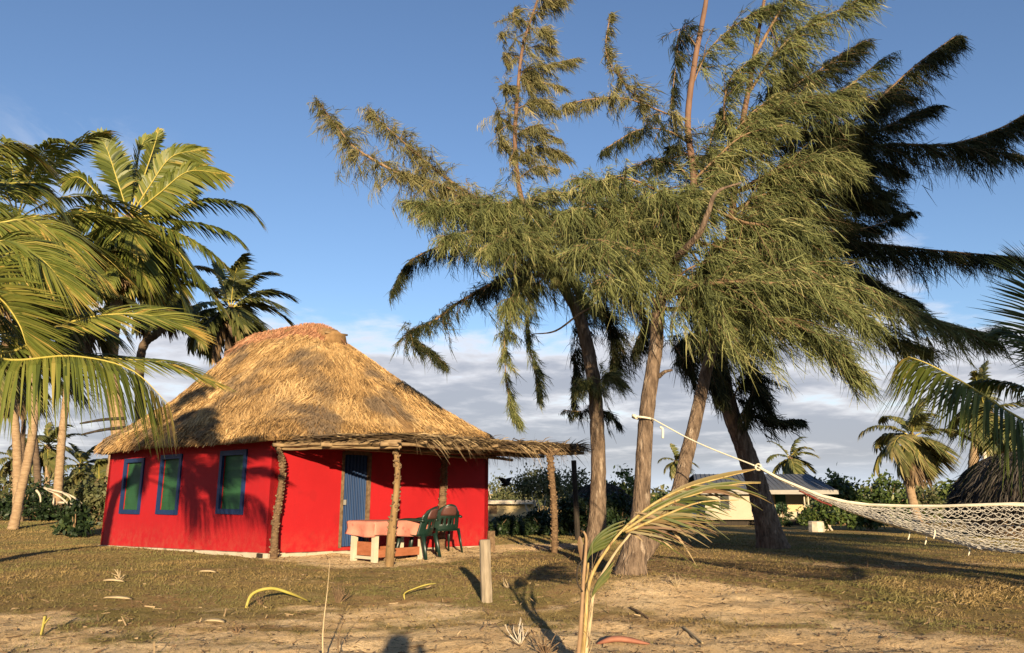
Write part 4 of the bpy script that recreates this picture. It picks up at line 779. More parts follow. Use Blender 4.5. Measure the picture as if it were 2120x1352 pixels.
# ------------------------------------------------------------------ coconut palms
def frond(name, c, leaf_len, mats, parent, g, n=62, wid=0.045, r0=0.03, start=0.14, tint=0.5, sag=0.55, wind=0.25, twist=0.0, tipdry=0.35, fold=0.25, leafscale=1.0):
    """one palm leaf: a tapering stalk (the object) and its two combs of leaflets"""
    c = spline(c, 28); t = unit(np.gradient(c, axis=0)); ro = MB().tube(c, np.linspace(r0, r0 * .15, 28), 6)
    f = start + (0.995 - start) * (np.arange(n) + 0.5) / n; k = f * 27; i = np.minimum(k.astype(int), 26); fr = (k - i)[:, None]
    B = c[i] * (1 - fr) + c[i + 1] * fr; T = t[i]; up = np.array([0.0, 0.0, 1.0])
    side = np.cross(T, up); bad = np.linalg.norm(side, axis=1) < 0.12; side[bad] = [1, 0, 0]; side = unit(side); nrm = unit(np.cross(side, T)); nrm *= np.sign(nrm[:, 2:3] + 1e-5)
    if twist: ca, sa = math.cos(twist), math.sin(twist); side, nrm = side * ca + nrm * sa, nrm * ca - side * sa
    prof = np.interp(f, [start, start + .12, .45, .8, 1], [.55, .9, 1, .8, .42]); lf = MB()
    for s in (-1, 1):
        a = np.interp(f, [start, .6, 1], [1.05, .75, .22])[:, None]
        D = unit(side * s * np.sin(a) * 1.0 + T * (np.cos(a) * .9 + .1) + nrm * fold + 0.07 * g.normal(size=(n, 3)))
        L = leafscale * leaf_len * prof * (0.74 + 0.40 * g.random(n)); sd = unit(np.cross(D, nrm + 0.35 * g.normal(size=(n, 3)) * .5))
        Gv = np.array([0, 0, -sag]) + WIND * wind
        ti = np.clip(tint + 0.17 * g.normal(size=n) + tipdry * sstep(.82, 1, f) + 0.22 * (g.random(n) < .08), 0, 1)
        lf.ribbons(B, D, L, 1.45 * wid * (0.8 + 0.4 * g.random(n)) * (0.6 + .4 * prof), Gv, sd, 3, [0.35, 1, 0.75, 0.06], ti)
    o = ro.build(name, M[mats[1]], parent); lf.build('leaflets', M[mats[0]], o, smooth=False, kind='stuff'); return o
def auto_frond(hub, az, el, L, droop, g, wind=0.25):
    d = np.array([math.cos(az) * math.cos(el), math.sin(az) * math.cos(el), math.sin(el)]); p = np.array(hub, float); pts = [p.copy()]; n = 8
    for k in range(n):
        d = unit(d + np.array([0, 0, -droop * (0.35 + k / n)]) * .30 + WIND * wind * .12 * (k / n)); p = p + d * L / n; pts.append(p.copy())
    return np.array(pts)
def palm(label, base, trunk_pts, r, hub, spec, leaf_len, seed, mats=('frond', 'rachis'), bark='palmbark', n_auto=20, L=3.2, manual=(), nleaf=46, wid=.05, nuts=0, dead=3, group='coconut palms', wind=.25, lo=-0.9, hi=1.35, name='coconut_palm', tint=.5, sag=.55):
    t = thing(name, base, label, 'palm', group); g = np.random.default_rng(seed)
    if trunk_pts is not None:
        c = spline(trunk_pts, 60); rr = np.interp(np.linspace(0, 1, 60), np.linspace(0, 1, len(r)), r) * (1 + 0.05 * np.sign(np.sin(np.arange(60) * 2.1))); MB().tube(c, rr, 10, rough=.03, seed=seed).build('trunk', M[bark], t)
        MB().tube(spline([c[-1] - [0, 0, .15], c[-1], hub + np.array([0, 0, .25])], 6), [r[-1], r[-1] * 1.5, r[-1] * 1.6, r[-1] * 1.3, r[-1] * .8, .02], 9, rough=.15, seed=seed).build('crown_shaft', M['stub'], t)
    for k in range(n_auto):
        f = k / max(1, n_auto - 1); el = hi + (lo - hi) * f ** 0.85 + .12 * g.normal(); az = k * 2.399 + .3 * g.normal()
        ln = L * (0.78 + 0.3 * math.sin(math.pi * min(1, f + .25))) * (0.92 + .16 * g.random())
        frond('frond', auto_frond(hub, az, el, ln, 0.55 + .35 * g.random(), g, wind * 2.2), leaf_len * (.85 + .3 * g.random()), mats, t, g, nleaf, wid, .028, tint=tint + .12 * (f - .4) + .06 * g.normal(), wind=wind, sag=sag)
    for k in range(dead):
        az = g.random() * 6.28; frond('dead_frond', auto_frond(np.array(hub) - [0, 0, .15], az, -0.9 - .3 * g.random(), L * .75, .9, g), leaf_len * .7, ('frond_dead', 'rachis_dead'), t, g, max(24, nleaf // 2), wid * .9, .022, tint=.45, sag=.9)
    for pts, ll, kw in manual: frond('frond', pts, ll, kw.pop('mats', mats), t, g, **kw)
    for k in range(nuts):
        a = k * 1.3; c = np.array(hub) + [.22 * math.cos(a), .22 * math.sin(a), -.18 - .06 * (k % 3)]; m = MB(); th = np.linspace(0, np.pi, 8); m.tube(c + np.stack([0 * th, 0 * th, .14 * np.cos(th)], -1), np.maximum(.11 * np.sin(th) ** .8, .01), 8); m.build('coconut', M['coconut'], t)
    return t
def at_ground(x, y): return np.array([x, y, float(zg(x, y))])
# near palm at the left edge, its long fronds reaching over the house
hub0 = P(-290, 610, 8.4); b0 = at_ground(hub0[0] - .9, hub0[1] + .2)
def h0(*pts): return np.vstack([hub0[None], PL(*[(a, b, 8.2 + (c - 11.5) * .8) for a, b, c in pts])])
N0 = dict(n=135, wid=.0215, r0=.020, leafscale=.90)
man0 = [
    (h0((-60, 715, 11.3), (20, 745, 11.0), (150, 737, 10.8), (270, 765, 10.8), (352, 840, 10.9)), .62, dict(N0, sag=1.15, wind=.15, tint=.44, tipdry=.5, fold=-.35)),
    (h0((-20, 730, 11.6), (120, 675, 11.5), (220, 652, 11.5), (320, 655, 11.6), (398, 690, 11.7)), .50, dict(N0, sag=.35, wind=.5, tint=.58, tipdry=.45, twist=-.7)),
    (h0((-80, 560, 11.2), (0, 618, 11.0), (38, 668, 10.9), (55, 715, 10.9)), .78, dict(N0, sag=.25, wind=.45, tint=.5, start=.2, twist=.8)),
    (h0((-60, 480, 11.8), (0, 462, 11.9), (60, 455, 12.0), (110, 480, 12.0), (140, 530, 12.0)), .70, dict(N0, sag=.7, wind=.3, tint=.58, twist=-.6)),
    (h0((-60, 550, 12.0), (40, 520, 12.2), (120, 530, 12.4), (200, 570, 12.5)), .6, dict(N0, sag=.8, wind=.2, tint=.42, twist=-.6)),
    (h0((-20, 690, 12.2), (120, 730, 12.2), (230, 742, 12.2), (340, 752, 12.2), (442, 792, 12.2)), .46, dict(N0, sag=.5, wind=.6, tint=.5, tipdry=.45, twist=-.4)),
    (h0((-60, 600, 12.3), (60, 600, 12.5), (160, 640, 12.6), (240, 700, 12.6)), .6, dict(N0, sag=.7, wind=.3, tint=.3)),
    (h0((-100, 420, 11.8), (-40, 330, 12.0), (20, 305, 12.2), (75, 325, 12.3)), .7, dict(N0, sag=.8, wind=.3, tint=.55)),
    (h0((-60, 520, 11.2), (20, 500, 11.2), (90, 540, 11.1), (140, 600, 11.1)), .65, dict(N0, sag=.5, wind=.3, tint=.5, twist=-.6)),
    (h0((-60, 400, 12.5), (20, 380, 13), (70, 385, 13.2), (110, 420, 13.4)), .65, dict(N0, sag=.8, wind=.2, tint=.5, twist=-.5)),
    (h0((-60, 630, 11.6), (40, 690, 11.8), (110, 740, 11.8), (150, 800, 11.8)), .55, dict(N0, sag=.8, wind=.3, tint=.25)),
    (h0((-220, 480, 11.0), (-330, 470, 10.5), (-420, 560, 10.2)), .7, dict(N0)), (h0((-260, 640, 12.2), (-370, 700, 12.6), (-450, 800, 12.8)), .7, dict(N0)), (h0((-180, 500, 10.6), (-220, 470, 9.6), (-250, 560, 8.8)), .7, dict(N0)),
]
palm('near coconut palm at the left edge, its long fronds hanging over the red house', b0, np.array([b0 - [0, 0, .2], b0 + [.05, 0, 1.5], b0 + [.25, 0, 3.0], hub0 - [0, 0, .1]]), [.24, .17, .15, .14], hub0, None, .7, 51, manual=man0, n_auto=0, dead=0, L=2.6)
# second palm behind it, crown high at the left
hub2 = P(35, 455, 22.0); b2 = at_ground(P(8, 1085, 27)[0] * .82, 22.5)
palm('tall palm at the left edge with a thick pale trunk', b2, np.array([b2 - [0, 0, .3], b2 + [0.1, 0, .7], b2 + [0.15, 0, 4], hub2 - [0, 0, .1]]), [.17, .125, .115, .11], hub2, None, 1.05, 52, n_auto=26, L=4.0, nleaf=64, wid=.06, wind=.3, lo=-1.1, tint=.42)
# the tall palm whose whole crown stands clear against the sky
d1p = 28.0; hub1 = P(268, 452, d1p); b1 = at_ground(*P(222, 1080, d1p)[:2])
def h1(*pts): return np.vstack([hub1[None], PL(*[(a, b, d1p + e) for a, b, e in pts])])
N1 = dict(n=70, wid=.085, r0=.04, leafscale=1.12)
man1 = [(h1((245, 380, -.3), (222, 310, -.4), (205, 280, -.3)), .95, dict(N1, sag=.3, wind=.1, tint=.38, twist=1.25)), (h1((280, 380, .2), (288, 320, .3), (300, 285, .3)), .8, dict(N1, sag=.3, wind=.1, tint=.38, twist=1.2)),
    (h1((300, 360, .4), (320, 300, .6), (328, 270, .6)), .6, dict(N1, sag=.3, wind=.1, tint=.42, twist=1.2)), (h1((310, 385, -.4), (355, 325, -.6), (415, 310, -.6)), 1.05, dict(N1, sag=.45, wind=.15, tint=.47, twist=1.0)),
    (h1((330, 400, -.6), (390, 355, -.8), (460, 360, -.9)), .95, dict(N1, sag=.45, wind=.15, tint=.47, twist=1.0)), (h1((340, 440, .2), (430, 415, .4), (500, 425, .5), (535, 455, .5)), .8, dict(N1, sag=.75, wind=.2, tint=.38)),
    (h1((340, 455, .3), (420, 465, .5), (470, 480, .5), (500, 500, .5)), .75, dict(N1, sag=.8, wind=.2, tint=.40)), (h1((350, 475, -.4), (420, 510, -.5), (480, 560, -.5)), .8, dict(N1, sag=.9, wind=.2, tint=.46)),
    (h1((340, 490, -.5), (400, 560, -.7), (460, 635, -.8)), .8, dict(N1, sag=.9, wind=.2, tint=.40)), (h1((230, 450, -.4), (180, 440, -.6), (130, 470, -.6), (100, 520, -.6)), .9, dict(N1, sag=.7, wind=.05, tint=.42, twist=-.8)),
    (h1((220, 420, .5), (170, 370, .7), (140, 370, .7)), .85, dict(N1, sag=.6, wind=.05, tint=.42, twist=-.9)), (h1((250, 480, -.6), (210, 520, -.9), (170, 570, -.9)), .9, dict(N1, sag=.9, wind=.3, tint=.40)),
    (h1((270, 500, -.6), (300, 560, -.8), (310, 630, -.8)), .8, dict(N1, sag=.9, wind=.3, tint=.40)), (h1((300, 500, .5), (360, 580, .8), (390, 660, .8)), .85, dict(N1, sag=.9, wind=.2, tint=.25)),
    (h1((260, 510, .5), (250, 580, .8), (240, 650, .8)), .85, dict(N1, sag=.9, wind=.2, tint=.25)), (h1((290, 400, .8), (250, 340, 1.2), (240, 320, 1.2)), .8, dict(N1, sag=.4, tint=.4, twist=1.2)), (h1((320, 420, .8), (360, 380, 1.2), (390, 390, 1.2)), .9, dict(N1, sag=.5, tint=.4, twist=1.0))]
palm('tall palm with its whole crown clear against the blue sky, left of the roof', b1, np.array([b1 - [0, 0, .3], b1 + [.05, 0, 3], P(232, 720, d1p), hub1 - [0, 0, .1]]), [.34, .25, .22, .20], hub1, None, 1, 53, manual=man1, n_auto=16, lo=-1.35, hi=-.15, L=3.4, nleaf=56, wid=.085, nuts=7, dead=7)
# palm just behind the roof ridge
d3 = 34.0; hub3 = P(478, 640, d3); b3 = at_ground(*P(440, 1070, d3)[:2])
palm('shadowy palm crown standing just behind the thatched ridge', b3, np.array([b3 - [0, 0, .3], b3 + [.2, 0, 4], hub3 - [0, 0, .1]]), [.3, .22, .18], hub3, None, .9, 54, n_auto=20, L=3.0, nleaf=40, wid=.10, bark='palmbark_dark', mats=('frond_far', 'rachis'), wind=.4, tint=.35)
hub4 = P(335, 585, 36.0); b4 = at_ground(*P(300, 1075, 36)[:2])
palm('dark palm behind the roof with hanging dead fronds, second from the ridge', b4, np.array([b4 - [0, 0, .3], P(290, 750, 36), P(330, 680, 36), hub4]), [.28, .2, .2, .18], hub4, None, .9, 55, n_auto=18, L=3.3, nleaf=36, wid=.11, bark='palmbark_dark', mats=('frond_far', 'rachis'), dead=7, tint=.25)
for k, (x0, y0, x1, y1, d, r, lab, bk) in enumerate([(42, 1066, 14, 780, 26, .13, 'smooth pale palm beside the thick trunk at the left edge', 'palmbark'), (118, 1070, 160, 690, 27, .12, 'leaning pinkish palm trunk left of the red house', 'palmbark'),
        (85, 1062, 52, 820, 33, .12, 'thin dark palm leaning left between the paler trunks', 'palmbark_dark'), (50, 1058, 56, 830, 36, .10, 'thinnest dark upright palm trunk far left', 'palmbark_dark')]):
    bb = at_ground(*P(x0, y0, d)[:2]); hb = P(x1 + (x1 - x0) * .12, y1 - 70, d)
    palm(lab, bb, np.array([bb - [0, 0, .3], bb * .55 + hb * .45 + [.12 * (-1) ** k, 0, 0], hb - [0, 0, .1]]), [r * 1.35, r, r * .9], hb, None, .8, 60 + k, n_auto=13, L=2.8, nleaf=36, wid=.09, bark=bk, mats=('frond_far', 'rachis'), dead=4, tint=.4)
for k, (x, y, d, h, L, lab) in enumerate([(100, 925, 44, None, 1.9, 'small far palm between the trunks at left'), (168, 965, 40, None, 1.5, 'low young palm left of the red house wall'), (30, 950, 50, None, 2.0, 'far palm half hidden behind the left trunks'),
        (1400, 955, 62, None, 1.5, 'tiny far palm just left of the leaning fork of the big tree'), (1636, 950, 50, None, 1.9, 'small round palm standing behind the blue roof'), (206, 1000, 30, None, 1.3, 'young palm hugging the left corner of the red house')]):
    hb = P(x, y, d); bb = at_ground(hb[0] + .2, d)
    palm(lab, bb, np.array([bb - [0, 0, .2], (bb + hb) / 2 + [.1, 0, 0], hb]), [.2, .15, .13], hb, None, .6, 70 + k, n_auto=15, L=L, nleaf=26, wid=.10, mats=('frond_far', 'rachis'), dead=1, tint=.5, wind=.5)
hub6 = P(1888, 905, 33); b6 = at_ground(*P(1900, 1050, 33)[:2])
palm('wind-blown palm with ragged dead skirt above the hammock', b6, np.array([b6 - [0, 0, .3], P(1880, 985, 33), hub6 - [0, 0, .1]]), [.2, .17, .15], hub6, None, .8, 81, n_auto=17, L=2.1, nleaf=36, wid=.085, mats=('frond_far', 'rachis'), dead=9, tint=.6, wind=.5)
hub7 = P(2040, 850, 36); b7 = at_ground(*P(2008, 1040, 36)[:2])
palm('palm with bare trunk and hanging reddish dead frond at right', b7, np.array([b7 - [0, 0, .3], P(2016, 950, 36), hub7 - [0, 0, .1]]), [.26, .22, .2], hub7, None, .8, 82, n_auto=14, L=2.6, nleaf=36, wid=.09, mats=('frond_far', 'rachis'), dead=3, tint=.5,
     manual=[(np.vstack([P(2028, 885, 35.6)[None], PL((2050, 915, 35.5), (2085, 945, 35.4), (2115, 985, 35.4))]), .5, dict(n=40, wid=.09, r0=.03, mats=('frond_dead', 'rachis_dead'), sag=.8, tint=.55))])
# dark near palm at the right edge
hub8 = P(2290, 930, 9.4); b8 = at_ground(hub8[0] + .1, hub8[1])
def h8(*pts): return np.vstack([hub8[None], PL(*pts)])
N8 = dict(n=130, wid=.026, r0=.022, mats=('frond', 'rachis'), leafscale=.98)  # low tints on the fronds in view put shade into the leaf colour
man8 = [(h8((2210, 900, 9.3), (2116, 868, 9.2), (2000, 795, 9.1), (1925, 755, 9.1), (1880, 738, 9.1)), .75, dict(N8, sag=1.15, wind=-.15, tint=.3, fold=-.3)),
    (h8((2240, 780, 9.6), (2190, 660, 9.8), (2150, 590, 9.9), (2125, 560, 9.9)), .8, dict(N8, sag=.15, wind=-.6, tint=.25, twist=.6)),
    (h8((2230, 830, 9.8), (2160, 740, 10.0), (2110, 700, 10.1), (2080, 690, 10.1)), .75, dict(N8, sag=.6, wind=-.3, tint=.3, twist=.4)),
    (h8((2200, 850, 10.2), (2110, 800, 10.6), (2030, 790, 10.8), (1980, 810, 10.9)), .6, dict(N8, sag=.8, wind=.2, tint=.42)),
    (h8((2300, 780, 9.0), (2330, 650, 8.6), (2400, 600, 8.2)), .7, dict(N8)), (h8((2400, 850, 9.2), (2520, 850, 9.0), (2600, 950, 8.8)), .7, dict(N8)), (h8((2330, 900, 10.0), (2380, 860, 10.8), (2420, 900, 11.4)), .7, dict(N8))]
palm('dark shaded palm at the right edge above the hammock', b8, np.array([b8 - [0, 0, .2], b8 + [-.05, 0, .6], hub8]), [.22, .18, .15], hub8, None, .7, 83, manual=man8, n_auto=0, dead=0)

# ------------------------------------------------------------------ far cottages and huts
def cottage():
    d = 38.0; x0 = P(1462, 1090, d)[0]; x1 = P(1575, 1090, d)[0]; x2 = P(1672, 1090, d + 2.5)[0]; zb = float(zg(3, d, False)) + .28; ze = P(1500, 1018, d)[2]; zr = P(1600, 984, d + 3)[2]
    t = thing('cottage', ((x0 + x2) / 2, d + 1.5, zb - .3), 'small pale yellow cottage with blue-grey metal roof beyond the dark trunk', 'cottage')
    m = MB(); m.box(((x0 + x1) / 2, d + 2.4, (zb + ze) / 2), ((x1 - x0) / 2, 2.4, (ze - zb) / 2)); m.build('wing_wall', M['wallwhite'], t, smooth=False)
    m = MB(); m.box(((x1 + x2) / 2 + .01, d + 3.6, (zb + ze) / 2), ((x2 - x1) / 2, 1.2, (ze - zb) / 2 - .01)); m.build('wall', M['wallcream'], t, smooth=False)
    m = MB(); m.box(((x0 + x2) / 2, d + 2.6, zb - .17), ((x2 - x0) / 2 - .1, 2.1, .165)); m.build('footing', M['darkpole'], t, smooth=False)
    xl, xr = x0 - .5, x2 + .5; yf, yb, ym = d - .45, d + 5.3, d + 2.5
    m = MB(); v = [(xl, yf, ze), (xr, yf, ze), (xr - .2, ym, zr), (xl + .6, ym, zr), (xl, yb, ze), (xr, yb, ze)]; v2 = [(a, b, c + .05) for a, b, c in v]
    m.add(v + v2, [[0, 1, 2, 3], [3, 2, 5, 4], [6, 9, 8, 7], [9, 10, 11, 8], [0, 6, 7, 1], [4, 5, 11, 10], [0, 3, 9, 6], [3, 4, 10, 9], [1, 7, 8, 2], [2, 8, 11, 5]]); rf = m.build('roof', M['roofblue'], t, smooth=False)
    for k in range(26):
        f = (k + .5) / 26; a = np.array(v2[0]) * (1 - f) + np.array(v2[1]) * f; b = np.array(v2[3]) * (1 - f) + np.array(v2[2]) * f; MB().tube([a + [0, 0, .01], b + [0, 0, .01]], .018, 4).build('roof_rib', M['roofblue'], rf)
    m = MB(); m.box(((xl + xr) / 2, yf - .03, ze - .02), ((xr - xl) / 2, .025, .10)); m.build('fascia', M['trimwhite'], rf, smooth=False)
    def win(px, py, w, h, yy, mt, nm):
        c = P(px, py, yy); m = MB(); m.box((c[0], yy - .012, c[2]), (w / 2 + .06, .02, h / 2 + .06)); o = m.build(nm, M['trimwhite'] if mt != 'shutter' else M[mt], t, smooth=False); m = MB(); m.box((c[0], yy - .03, c[2]), (w / 2, .015, h / 2)); m.build('pane', M[mt], o, smooth=False)
    win(1500, 1040, .42, .66, d, 'darkglass', 'window'); win(1616, 1042, .42, .95, d + 2.4, 'shutter', 'window')
    for px in (1668, 1676):
        a = P(px, 1090, d + .3); MB().tube([(a[0], d + .2, zb - .3), (a[0], d + .2, ze)], .04, 6).build('veranda_post', M['bleached'], t)
    m = MB(); c = P(1640, 1075, d + 1); m.box((c[0], d + 1.2, zb + .02), (.75, .25, .34)); m.build('low_wall', M['wallwhite'], t, smooth=False)
cottage()
def cottage2():
    d = 60.0; a, b = P(985, 1066, d), P(1112, 1066, d); zb = float(zg(0, d, False)); ze = P(1000, 1043, d)[2]
    t = thing('cottage', ((a[0] + b[0]) / 2, d, zb), 'far cream cottage with flat grey roof seen beneath the porch roof', 'cottage')
    m = MB(); m.box(((a[0] + b[0]) / 2, d + 2, (zb + ze) / 2), ((b[0] - a[0]) / 2, 2, (ze - zb) / 2)); m.build('wall', M['wallcream'], t, smooth=False)
    m = MB(); m.box(((a[0] + b[0]) / 2 - .3, d + 1.8, ze + .12), ((b[0] - a[0]) / 2 + .2, 2.6, .13)); m.build('roof', M['bleached'], t, smooth=False)
    c = P(1021, 1052, d); m = MB(); m.box((c[0], d - .02, c[2]), (.3, .03, .42)); m.build('window', M['stub'], t, smooth=False)
    m = MB(); c = P(1302, 1030, 58); m.box((c[0], 60, zb + .9), (.7, 1.5, .9)); wl = m.build('shed', M['trimwhite'], smooth=False); tag(wl, 'low white shed wall just left of the hammock tree trunk', 'shed')
cottage2()
def hut(px, d, half, ztop, label, seed):
    c = P(px, 1060, d); zb = float(zg(c[0], d, False)); t = thing('thatched_hut', (c[0], d, zb), label, 'hut', 'dark thatched huts'); g = np.random.default_rng(seed)
    th = np.linspace(0, 2 * np.pi, 28, endpoint=False); pr = [(1.0, .55), (.98, .85), (.88, 1.35), (.70, 1.72), (.48, 1.95), (.22, 2.06), (.02, 2.08)]; sc = (ztop - zb) / 2.08
    v = np.array([[c[0] + half * r * math.cos(a) * 1.0, d + half * r * math.sin(a), zb + h * sc] for r, h in pr for a in th]); k = np.arange(len(pr) * 28).reshape(len(pr), 28); k2 = np.roll(k, -1, 1)
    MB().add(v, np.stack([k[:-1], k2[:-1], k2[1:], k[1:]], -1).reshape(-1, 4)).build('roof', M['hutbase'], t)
    n = 5000; a = g.random(n) * 6.283; f = g.random(n) * (len(pr) - 1.01); i = f.astype(int); w = f - i; rr = np.array([p[0] for p in pr]); hh = np.array([p[1] for p in pr]); r = rr[i] * (1 - w) + rr[i + 1] * w; h = hh[i] * (1 - w) + hh[i + 1] * w
    B = np.stack([c[0] + half * r * np.cos(a), d + half * r * np.sin(a), zb + h * sc + .03], -1); o = np.stack([np.cos(a), np.sin(a), -1.0 * np.ones(n)], -1); D = unit(o + .3 * g.normal(size=(n, 3)))
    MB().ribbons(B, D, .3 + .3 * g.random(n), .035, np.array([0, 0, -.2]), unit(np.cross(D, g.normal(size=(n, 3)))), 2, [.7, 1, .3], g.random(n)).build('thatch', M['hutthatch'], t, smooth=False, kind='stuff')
    MB().tube([(c[0], d, zb - .2), (c[0], d, zb + .7 * sc)], half * .86, 20).build('wall', M['stub'], t)
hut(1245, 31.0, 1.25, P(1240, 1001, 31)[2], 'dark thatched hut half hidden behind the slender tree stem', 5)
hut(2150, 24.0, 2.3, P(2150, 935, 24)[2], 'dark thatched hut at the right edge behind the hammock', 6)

# ------------------------------------------------------------------ bushes and scrub
def shrub(label, px, d, w, h, mat, seed, group, n=2600, size=.10, stems=5, name='shrub', stemmat='twig', low=0.12, cat='shrub', wisp=0.0, dep=None, py=1070):
    c = P(px, py, d); zb = float(zg(c[0], d, False)); b = np.array([c[0], d, zb]); t = thing(name, b, label, cat, group); g = np.random.default_rng(seed); dep = dep or w * .8
    m = MB(); tips = []
    for k in range(stems):
        a = g.random() * 6.28; r = g.random() ** .5 * .7; e = b + [math.cos(a) * r * w / 2, math.sin(a) * r * dep / 2, h * (.55 + .35 * g.random())]; tips.append(e)
        m.tube(spline([b + [.1 * w * g.normal() * .5, .05 * g.normal(), -.05], (b + e) / 2 + .12 * g.normal(size=3) * w * .5, e], 8), np.linspace(.03 * max(1, h / 1.5), .01, 8), 5, rough=.2, seed=seed + k)
    m.build('stems', M[stemmat], t)
    n = int(n * .66); size *= 1.15; nc = max(8, int(n / 55)); cl = []
    while len(cl) < nc:
        q = g.uniform(-1, 1, 3); q[2] = (q[2] + 1) / 2
        rr = math.hypot(q[0], q[1]); 
        if rr * rr + (q[2] * 1.02) ** 2 < 1.05 and q[2] > low: cl.append(q)
    cl = np.array(cl) * [w / 2, dep / 2, h] + b; ic = g.integers(0, nc, n); cs = (.16 + .12 * g.random(nc)) * min(w, h * 1.4) * .75
    B = cl[ic] + g.normal(size=(n, 3)) * cs[ic][:, None] * [.55, .55, .45]; B[:, 2] = np.maximum(B[:, 2], zb + .02)
    D = unit(g.normal(size=(n, 3)) + [0.15, -.1, .3 + wisp]); L = size * (.6 + .8 * g.random(n)); ti = np.clip(.5 + .18 * g.normal(size=n) + .15 * g.normal(size=nc)[ic], 0, 1)
    MB().ribbons(B, D, L, L * (.55 - .4 * min(1, wisp)), np.array([0, 0, -.15]), unit(np.cross(D, g.normal(size=(n, 3)))), 2, [.25, 1, .12], ti).build('foliage', M[mat], t, smooth=False, kind='stuff')
    return t
GB = 'bushes between the huts'
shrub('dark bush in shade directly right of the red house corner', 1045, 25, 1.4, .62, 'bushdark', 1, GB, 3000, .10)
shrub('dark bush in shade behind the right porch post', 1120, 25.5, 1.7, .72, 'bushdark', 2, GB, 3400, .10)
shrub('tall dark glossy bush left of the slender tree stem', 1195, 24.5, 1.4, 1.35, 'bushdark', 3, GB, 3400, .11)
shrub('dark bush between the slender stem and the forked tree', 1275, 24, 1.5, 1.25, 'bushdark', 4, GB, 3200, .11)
shrub('dry wispy scrub tree arching over the far cream cottage', 1118, 42, 3.6, 2.9, 'scrub', 5, GB, 4600, .16, 8, 'scrub_tree', 'bleached', .58, 'tree', .3)
shrub('olive scrub tree right of the porch post, behind the huts', 1180, 46, 3.6, 3.3, 'scrub', 6, GB, 3600, .17, 6, 'scrub_tree', 'bleached', .3, 'tree', .3)
shrub('olive scrub seen close against the red house right edge', 1030, 66, 3.6, 3.2, 'scrub', 7, GB, 2600, .22, 5, 'scrub_tree', 'bleached', .2, 'tree', .3)
shrub('leafy pale green bush right of the slender stem', 1290, 42, 2.2, 2.9, 'bushleaf', 8, GB, 3000, .17, 5)
shrub('small leafy bush seen between forked tree and its side stem', 1385, 46, 2.2, 1.9, 'bushleaf', 9, GB, 2200, .17)
GR = 'bushes right of the cottage'
shrub('sea-grape bush with round leaves beside the blue roof', 1745, 40, 2.8, 2.55, 'bushleaf', 11, GR, 4200, .20, 8)
shrub('broad leafy bush below the wind-blown palm', 1835, 41, 3.0, 2.3, 'bushleaf', 12, GR, 4200, .20, 8)
shrub('brownish bush at the foot of the wind-blown palm', 1910, 43, 2.4, 2.2, 'scrub', 13, GR, 3000, .18, 6)
shrub('dark green thicket behind the hammock net', 1975, 44, 3.2, 2.1, 'bushleaf', 14, GR, 3800, .2, 5)
shrub('dark thicket beside the hut at the right edge', 2060, 44, 3.4, 2.2, 'scrub', 15, GR, 3800, .2, 5)
shrub('low gnarled bush with pale stems under the hammock head', 1715, 30, 2.3, 1.0, 'bushleaf', 16, GR, 3600, .13, 9, 'shrub', 'bleached', .3)
shrub('low gnarled bush with pale stem, right of its twin under the hammock', 1795, 30.5, 1.7, 1.0, 'bushleaf', 17, GR, 2800, .13, 7, 'shrub', 'bleached', .3)
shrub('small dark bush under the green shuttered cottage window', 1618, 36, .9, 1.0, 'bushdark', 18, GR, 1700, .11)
GL = 'bushes left of the red house'
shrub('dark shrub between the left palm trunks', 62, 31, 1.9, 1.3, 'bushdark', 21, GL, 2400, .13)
shrub('olive scrub behind the leaning palm at left', 150, 36, 3.0, 2.2, 'scrub', 22, GL, 3600, .19, 6)
shrub('scrub against the red house left corner', 205, 27, 1.8, 1.5, 'scrub', 23, GL, 3000, .14, 6)
shrub('low dark hedge bush at the far left edge', -15, 27, 2.0, .9, 'bushdark', 24, GL, 2400, .11)
shrub('low dark hedge bush left of the leaning palm foot', 95, 26.5, 1.9, .5, 'bushdark', 25, GL, 2400, .10)
shrub('olive scrub far left behind the thick trunk', 20, 40, 3.4, 2.2, 'scrub', 26, GL, 3000, .2, 5)
shrub('small dark plant with a leaning stem beside the red house wall', 160, 21.5, .9, .9, 'bushdark', 27, GL, 1200, .13, 3)
# far belt of trees along the horizon
def belt():
    g = np.random.default_rng(77); m = MB()
    for k in range(150):
        a = -0.95 + 1.9 * k / 149; r = 95 + 50 * g.random(); c = np.array([math.sin(a) * r * 1.1, math.cos(a) * r, -.6]); h = 1.6 + 1.8 * g.random(); n = 110
        B = c + g.normal(size=(n, 3)) * [1.9, 1.5, 0] ; B[:, 2] = -.6 + h * g.random(n) ** .8 * np.exp(-((B[:, 0] - c[0]) / 3.2) ** 2); D = unit(g.normal(size=(n, 3)) + [0, 0, .4]); L = .5 + .5 * g.random(n)
        m.ribbons(B, D, L, L * .6, np.array([0, 0, -.1]), unit(np.cross(D, g.normal(size=(n, 3)))), 2, [.3, 1, .15], np.clip(.45 + .15 * g.normal() + .15 * g.normal(size=n), 0, 1))
    tag(m.build('distant_woodland', M['scrub'], smooth=False), 'distant low woodland along the horizon behind everything', 'woodland', kind='stuff')
belt()
